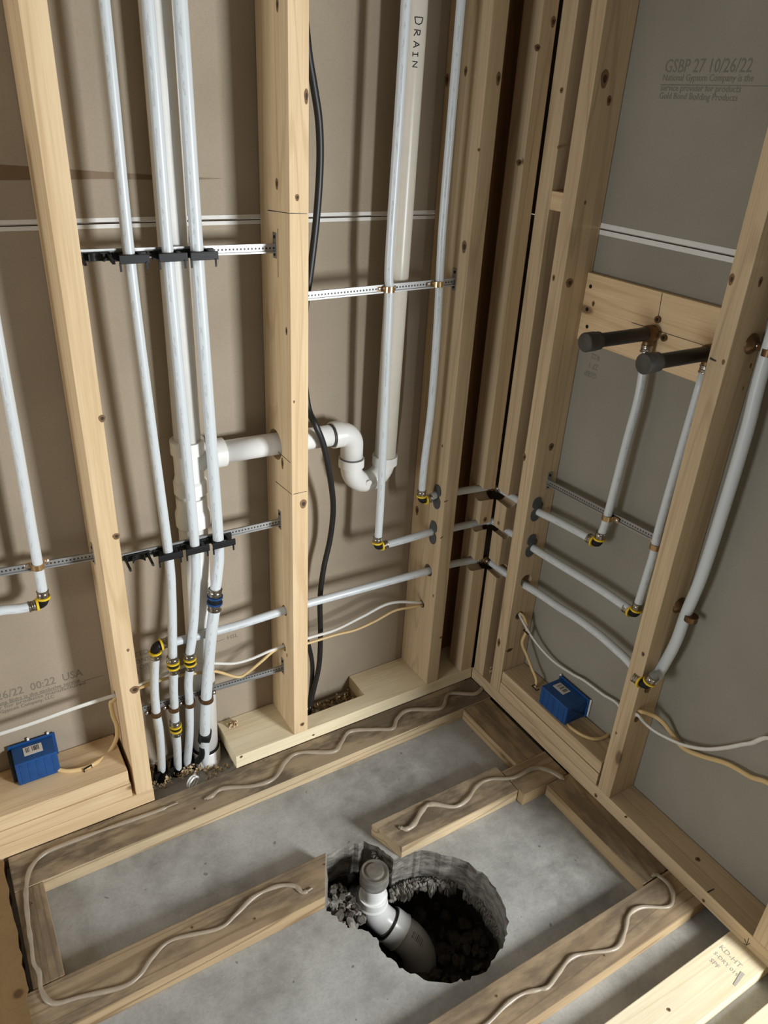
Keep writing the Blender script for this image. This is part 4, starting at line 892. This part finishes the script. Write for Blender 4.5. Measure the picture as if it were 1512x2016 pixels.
# ---------------------------------------------------------------- valve board and stubs on the right wall
vb = board('valve_board', (.068, YA3 + W + .0005, 1.064), (DR - .001, YA2 - .0005, 1.207), 'y', 'spruce', 'wide pine board screwed across the right wall bay, carrying the black stubs', 'board')
for p in ((0.0682, -0.1349, 1.1803), (0.0682, -0.1362, 1.1323), (0.0682, -0.1448, 1.0971)):
    lathe('screw', p, (-1, 0, 0), [(0, .0042), (.001, .0042), (.0012, .001)], 'blackp', vb, 12)
knot(vb, (0.0680, -0.1508, 1.1475), RN, .004, .006)
strip('pencil_line', (0.0680, -0.3209, 1.2056), (0.0680, -0.3244, 1.1486), .0012, RN, 'marker', vb)
strip('pencil_line', (0.0680, -0.2626, 1.1346), (0.0680, -0.4501, 1.1352), .0012, RN, 'marker', vb)
for (sy, lab) in ((-.3255, 'capped black pipe stub on the valve board, left of the two'), (-.466, 'capped black pipe stub on the valve board, right of the two, half behind the stud')):
    z = 1.130
    t = empty('pipe_stub', (.06, sy, z), lab, 'pipe stub')
    de = lathe('drop_ear_elbow', (.064, sy, z), (-1, 0, 0), [(0, .012), (.006, .0165), (.022, .0165), (.026, .014)], 'copper', t, 20)
    lathe('elbow_leg', (.052, sy, z), DN, [(0, .011), (.022, .011), (.022, .0085)], 'copper', de, 16)
    sleeve(de, (.052, sy, z - .022), DN, .0118, .016)
    for dy, dz in ((0, .026), (-.024, -.004), (.022, -.004)):
        prism('ear', [(.007 * math.cos(a), .007 * math.sin(a)) for a in [2 * math.pi * i / 12 for i in range(12)]], (.0675, sy + dy, z + dz), (0, -1, 0), BZ, .004, 'copper', de)
        lathe('screw', (.0635, sy + dy, z + dz), RN, [(0, .0035), (.0015, .0025)], 'blackp', de, 10)
    lathe('nipple', (.040, sy, z), RN, [(0, .0134), (.140, .0134)], 'iron', t, 24)
    lathe('collar', (.043, sy, z), RN, [(0, .0145), (.004, .0145), (.0045, .0138)], 'sleeve', t, 24)
    lathe('pipe_cap', (-.088, sy, z), RN, [(0, .0140), (.001, .0172), (.010, .0172), (.012, .0182), (.034, .0182), (.0355, .017), (.036, .012)], 'castiron', t, 24)

# bell hangers on the camera side of the hanger stud
for a, lab in (((0.0590, -0.5396, 0.6146), 'lower bell hanger holding the thick pipe to the stud side'), ((0.0546, -0.5396, 1.1663), 'upper bell hanger holding the thick pipe to the stud side')):
    a = Vector(a)
    t = empty('pipe_hanger', a, lab, 'hanger')
    lathe('bell', a, (0, -1, 0), [(-.0005, .0185), (.002, .0175), (.006, .013), (.010, .009), (.012, .006)], 'copper', t, 24)
    pc = Vector((.050, -.5785, a.z - .004))
    lathe('screw', a + Vector((.0, -.012, 0)), (0, -1, 0), [(0, .0045), (.002, .004), (.003, .001)], 'steel', t, 12)
    lathe('hanger_ring', pc + Vector((0, 0, -.006)), UP, [(0, .0122), (0, .0136), (.012, .0136), (.012, .0122)], 'copper', t, 24)
    d = pc - a
    prism('hanger_arm', [(0, -.005), (max(.012, d.length - .006), -.005), (max(.012, d.length - .006), .005), (0, .005)], a + Vector((0, -.004, 0)), d.normalized(), BZ, .003, 'copper', t)

# ---------------------------------------------------------------- hole, soil and broken concrete
cx, cy = -.49, -.545
bm = bmesh.new(); rings = []; rnd = random.Random(4); nseg = 60
prof = [(.30, -.095), (.22, -.125), (.205, -.17), (.21, -.23), (.17, -.275), (.10, -.285), (.04, -.28)]
for r, z in prof:
    rings.append([bm.verts.new((cx - .03 + (r * 1.0) * math.cos(a) + rnd.uniform(-.008, .008), cy + .04 + r * 1.05 * math.sin(a) + rnd.uniform(-.008, .008), z + rnd.uniform(-.006, .006))) for a in [2 * math.pi * i / nseg for i in range(nseg)]])
for a, b in zip(rings, rings[1:]):
    for i in range(nseg): bm.faces.new((a[i], a[(i + 1) % nseg], b[(i + 1) % nseg], b[i]))
bm.faces.new(rings[-1]); bmesh.ops.recalc_face_normals(bm, faces=bm.faces)
so = from_bm('soil_pit', bm, 'soil', None, True); so['kind'] = 'structure'; so['label'] = 'dark damp soil under the broken slab'
def rock(bm, p, s, rnd):
    m = Matrix.Translation(p) @ Matrix.Rotation(rnd.uniform(0, 6), 4, Vector((rnd.random() + .1, rnd.random(), rnd.random()))) @ Matrix.Diagonal((s * rnd.uniform(.7, 1.3), s * rnd.uniform(.7, 1.2), s * rnd.uniform(.4, .9), 1))
    r = bmesh.ops.create_icosphere(bm, subdivisions=2, radius=1, matrix=m)
    for v in r['verts']: v.co += Vector([rnd.uniform(-.16, .16) * s for _ in range(3)])
bm = bmesh.new()
for i in range(230):
    a = rnd.uniform(0, 6.28); r = .17 * math.sqrt(rnd.random()); rock(bm, (cx + r * math.cos(a), cy + .03 + r * math.sin(a), -.272 + rnd.uniform(-.004, .012) + (r / .17) ** 4 * .04), rnd.uniform(.006, .019), rnd)
tag(from_bm('gravel', bm, 'rubbled'), 'dark loose stones and soil at the bottom of the round hole', 'gravel', None, 'stuff')
def chunk(bm, p, s, rnd):
    m = Matrix.Translation(p) @ Matrix.Rotation(rnd.uniform(0, 6), 4, Vector((rnd.random() + .1, rnd.random(), rnd.random()))) @ Matrix.Diagonal((s * rnd.uniform(.7, 1.6), s * rnd.uniform(.6, 1.1), s * rnd.uniform(.35, .7), 1))
    r = bmesh.ops.create_icosphere(bm, subdivisions=2, radius=1, matrix=m)
    for v in r['verts']: v.co += Vector([rnd.uniform(-.22, .22) * s for _ in range(3)])
def ledge(name, c, R0, a0, a1, depth, z0, seed, mat, label):
    """broken shelf of old concrete along part of the rim"""
    rd = random.Random(seed); bm = bmesh.new(); n = 110; m = 7; rows = []
    w = [0.0]
    for i in range(n): w.append(max(.1, min(1.0, w[-1] + rd.uniform(-.22, .24))))
    for i in range(n + 1):
        a = a0 + (a1 - a0) * i / n; env = math.sin(math.pi * min(1, max(0, i / n))) ** .4; d = depth * w[i] * env + .004
        row = []
        for j in range(m + 1):
            t = j / m; r = R0 - d * t + rd.uniform(-.0022, .0022); zz_ = z0 - .016 * t * t + rd.uniform(-.0045, .0045)
            row.append(bm.verts.new((c[0] + r * math.cos(a), c[1] + r * math.sin(a), zz_)))
        row.append(bm.verts.new((c[0] + (R0 - d * .8) * math.cos(a), c[1] + (R0 - d * .8) * math.sin(a), z0 - .028 - rd.uniform(0, .012))))
        rows.append(row)
    for p_, q_ in zip(rows, rows[1:]):
        for j in range(m + 1): bm.faces.new((p_[j], p_[j + 1], q_[j + 1], q_[j]))
    bmesh.ops.recalc_face_normals(bm, faces=bm.faces)
    return tag(from_bm(name, bm, mat), label, 'concrete')
ledge('broken_ledge', (cx, cy), .150, .62, 1.75, .034, -.082, 5, 'rubble', 'pale crumbling concrete ledge along the back rim of the hole')
ledge('broken_ledge', (cx, cy), .149, -.62, .50, .014, -.088, 8, 'rubble', 'thin broken concrete shelf along the right side of the hole')
bm = bmesh.new(); bmd = bmesh.new()
for i in range(170):
    x = rnd.uniform(-.682, -.598); y = rnd.uniform(-.435, -.325)
    p = (x, y, rnd.uniform(-.105, -.065) - .25 * (x + .682) + .010)
    chunk(bm if rnd.random() < .45 else bmd, p, rnd.uniform(.003, .013), rnd)
for i in range(60):
    a = rnd.uniform(.7, 1.8); chunk(bm, (cx + .142 * math.cos(a) * rnd.uniform(.93, 1.03), cy + .142 * math.sin(a) * rnd.uniform(.93, 1.03), rnd.uniform(-.100, -.080)), rnd.uniform(.003, .009), rnd)
for i in range(40):
    chunk(bmd, (rnd.uniform(-.53, -.50), rnd.uniform(-.38, -.33), rnd.uniform(-.10, -.02)), rnd.uniform(.004, .010), rnd)
tag(from_bm('concrete_rubble', bm, 'rubble'), 'broken pale concrete crumbs along the jagged rim of the hole', 'rubble', None, 'stuff')
tag(from_bm('dark_rubble', bmd, 'rubbled'), 'dark broken crumbs left of the drain pipe in the hole', 'rubble', None, 'stuff')

fd = empty('floor_drain_pipe', (-.553, -.386, -.05), 'white drain pipe with dirty cap and elbow in the floor hole', 'pipe')
A0 = Vector((-.553, -.386, -.002))
lathe('riser_tube', A0 + Vector((0, 0, -.118)), UP, [(0, .0285), (.090, .0285)], 'pvc', fd, 32)
lathe('clamp_band', A0 + Vector((0, 0, -.036)), UP, [(0, .030), (0, .0325), (.004, .0335), (.008, .0322), (.020, .0322), (.024, .0330), (.027, .0322), (.032, .0318)], 'dustysteel', fd, 32)
cp = lathe('cap', A0 + Vector((0, 0, -.008)), UP, [(0, .0310), (.006, .0310), (.007, .029), (.0045, .022), (.0045, .0215), (.009, .0185), (.010, .009), (.0095, .001)], 'tarcap', fd, 32)
E1 = A0 + Vector((0, 0, -.112))
d1 = Vector((.58, -.62, -.53)).normalized()
pth = [E1 + Vector((0, 0, .03)), E1, E1 + Vector((0, 0, -.018)) + d1 * .006, E1 + Vector((0, 0, -.030)) + d1 * .022, E1 + Vector((0, 0, -.034)) + d1 * .055]
tube('elbow_body', pth, .0330, 'pvc', fd, seg=32)
lathe('elbow_rim', E1 + Vector((0, 0, .0)), UP, [(0, .0335), (.004, .0355), (.008, .0335)], 'pvc', fd, 32)
B0 = E1 + Vector((0, 0, -.034)) + d1 * .055
lathe('second_hub', B0 - d1 * .006, d1, [(0, .034), (0, .0425), (.028, .0425), (.032, .0440), (.036, .0400)], 'pvc', fd, 32)
lathe('gasket', B0 - d1 * .009, d1, [(0, .0340), (0, .0390), (.003, .0390)], 'blackp', fd, 32)
B1 = B0 + d1 * .03
bend = tube('second_elbow', [B1, B1 + d1 * .022, B1 + d1 * .042 + Vector((0, 0, -.012)), B1 + d1 * .056 + Vector((0, 0, -.034)), B1 + d1 * .060 + Vector((0, 0, -.065)), B1 + d1 * .060 + Vector((0, 0, -.11))], .0400, 'pvc', fd, seg=32)
lathe('lower_hub', B1 + d1 * .060 + Vector((0, 0, -.085)), UP, [(-.04, .044), (0, .044), (.003, .042)], 'pvc', fd, 32)
# ink barcode marks wrapped on the elbow
side = d1.cross(Vector((0, 0, 1))).normalized(); upn = side.cross(d1).normalized()
for i in range(9):
    t0 = .012 + i * .0042
    drop = Vector((0, 0, -max(0, (t0 - .02)) ** 2 * 16))
    c0 = B1 + d1 * t0 + drop
    P = [c0 + (upn * math.cos(a) + (-side) * math.sin(a)) * .0402 for a in [-.50 + .09 * k for k in range(5)]]
    from_bm('printed_mark', tube_bm(P, .0007 if i % 3 else .0011, 6), 'barcode', bend)

# ---------------------------------------------------------------- wood shavings
def shavings(n, cxy, spread, z, label, seed, s=.008):
    rnd = random.Random(seed); bm = bmesh.new()
    for _ in range(n):
        x = cxy[0] + rnd.uniform(-1, 1) * spread[0]; y = cxy[1] + rnd.uniform(-1, 1) * spread[1]
        zc = z + rnd.random() ** 2 * (spread[2] if len(spread) > 2 else .018)
        m = Matrix.Translation((x, y, zc)) @ Matrix.Rotation(rnd.uniform(0, 6.3), 4, 'Z') @ Matrix.Rotation(rnd.uniform(-.9, .9), 4, 'X') @ Matrix.Rotation(rnd.uniform(-.6, .6), 4, 'Y')
        R = s * rnd.uniform(.3, .8); w2 = s * rnd.uniform(.15, .4); a1 = rnd.uniform(1.2, 3.6); prev = None
        for k in range(6):
            a = a1 * k / 5
            q = [bm.verts.new(m @ Vector((R * math.sin(a), sg * w2, R * (1 - math.cos(a))))) for sg in (-1, 1)]
            q2 = [bm.verts.new(m @ Vector(((R - .0005) * math.sin(a), sg * w2, R - (R - .0005) * math.cos(a)))) for sg in (-1, 1)]
            cur = q + q2[::-1]
            if prev:
                for i in range(4): bm.faces.new((prev[i], prev[(i + 1) % 4], cur[(i + 1) % 4], cur[i]))
            prev = cur
    bmesh.ops.recalc_face_normals(bm, faces=bm.faces)
    o = from_bm('wood_shavings', bm, 'shaving'); tag(o, label, 'shavings', None, 'stuff'); return o
shavings(330, (-.835, .095), (.085, .036, .020), .001, 'curled wood shavings on the floor around the pipe feet', 11)
s2_ = shavings(60, (-.76, .045), (.03, .02, .008), .001, 'few wood shavings beside the floor coupling of the drain', 12, .007)
shavings(420, (-.43, .092), (.090, .038, .030), .001, 'wood shavings filling the rear notch of the pale sole plate', 13, .009)

# ---------------------------------------------------------------- remaining small things

M['panelwood'] = wood('brown_panel_wood', (.24, .15, .065), (.20, .125, .055), (.18, .10, .04), .25)
bmf = bmesh.new(); rr = random.Random(21)
edge = [(-1.250 - rr.uniform(0, .006), -.006 - 1.25 * i / 70) for i in range(71)]
po = [(-1.95, -.006)] + edge + [(-1.95, -1.256)]
a = [bmf.verts.new((x, y, 0)) for x, y in reversed(po)]; b = [bmf.verts.new((q.co.x, q.co.y, .042)) for q in a]
bmf.faces.new(list(reversed(a))); bmf.faces.new(b)
for i in range(len(a)): bmf.faces.new((a[i], a[(i + 1) % len(a)], b[(i + 1) % len(a)], b[i]))
bmesh.ops.recalc_face_normals(bmf, faces=bmf.faces)
tag(from_bm('floor_panel', bmf, 'panelwood'), 'brown wooden panel with a ragged edge at the lower left side of the photo', 'panel')
M['stamp'] = plain('grade_stamp_ink', (.42, .38, .31), .8)
for body, p, sz in (('KD-HT', (-.050, -.897, .0367), .016), ('S-DRY 019', (-.070, -.900, .0367), .012), ('SPF', (-.090, -.905, .0367), .014)):
    text(body, sz, p, (.0, -1, 0), (1, 0, 0), 'stamp', S8, 'grade_stamp')
strip('grade_stamp', (-.052, -.955, .0368), (-.088, -.962, .0368), .008, UP, 'stamp', S8)
shavings(40, (-0.6918, 0.1015, 0.0750)[:2], (.010, .010, .008), PT + .0005, 'small heap of shavings on the pale sole plate beside the pipes', 14, .007)
shavings(60, (.045, -.060), (.026, .010, .022), PT + .0005, 'shavings caught between the first two right wall studs', 15, .008)
shavings(16, (-0.4594, 0.0687, 0.0750)[:2], (.10, .002, .003), PT + .0005, 'sawdust crumbs along the back of the pale sole plate', 16, .004)
# white rim of the drywall over the notch, screws and nails in the sleepers
for o_, p in ((S1, (-0.4536, -0.0317, 0.0370)), (S1, (-0.0883, -0.0543, 0.0370)), (S1, (-0.8537, -0.0673, 0.0370)), (S2, (-0.8379, -0.3867, 0.0370)), (S2, (-0.9528, -0.3432, 0.0370)), (S3, (-0.3721, -0.3430, 0.0370)), (S7, (-0.5040, -0.7493, 0.0370)), (S7, (-0.2677, -0.7939, 0.0370)), (SL, (-1.2172, -0.1367, 0.0370)), (S8, (-0.2365, -0.9294, 0.0370)), (S2, (-0.6583, -0.3439, 0.0370))):
    knot(o_, p, UP, .0035, .0035)
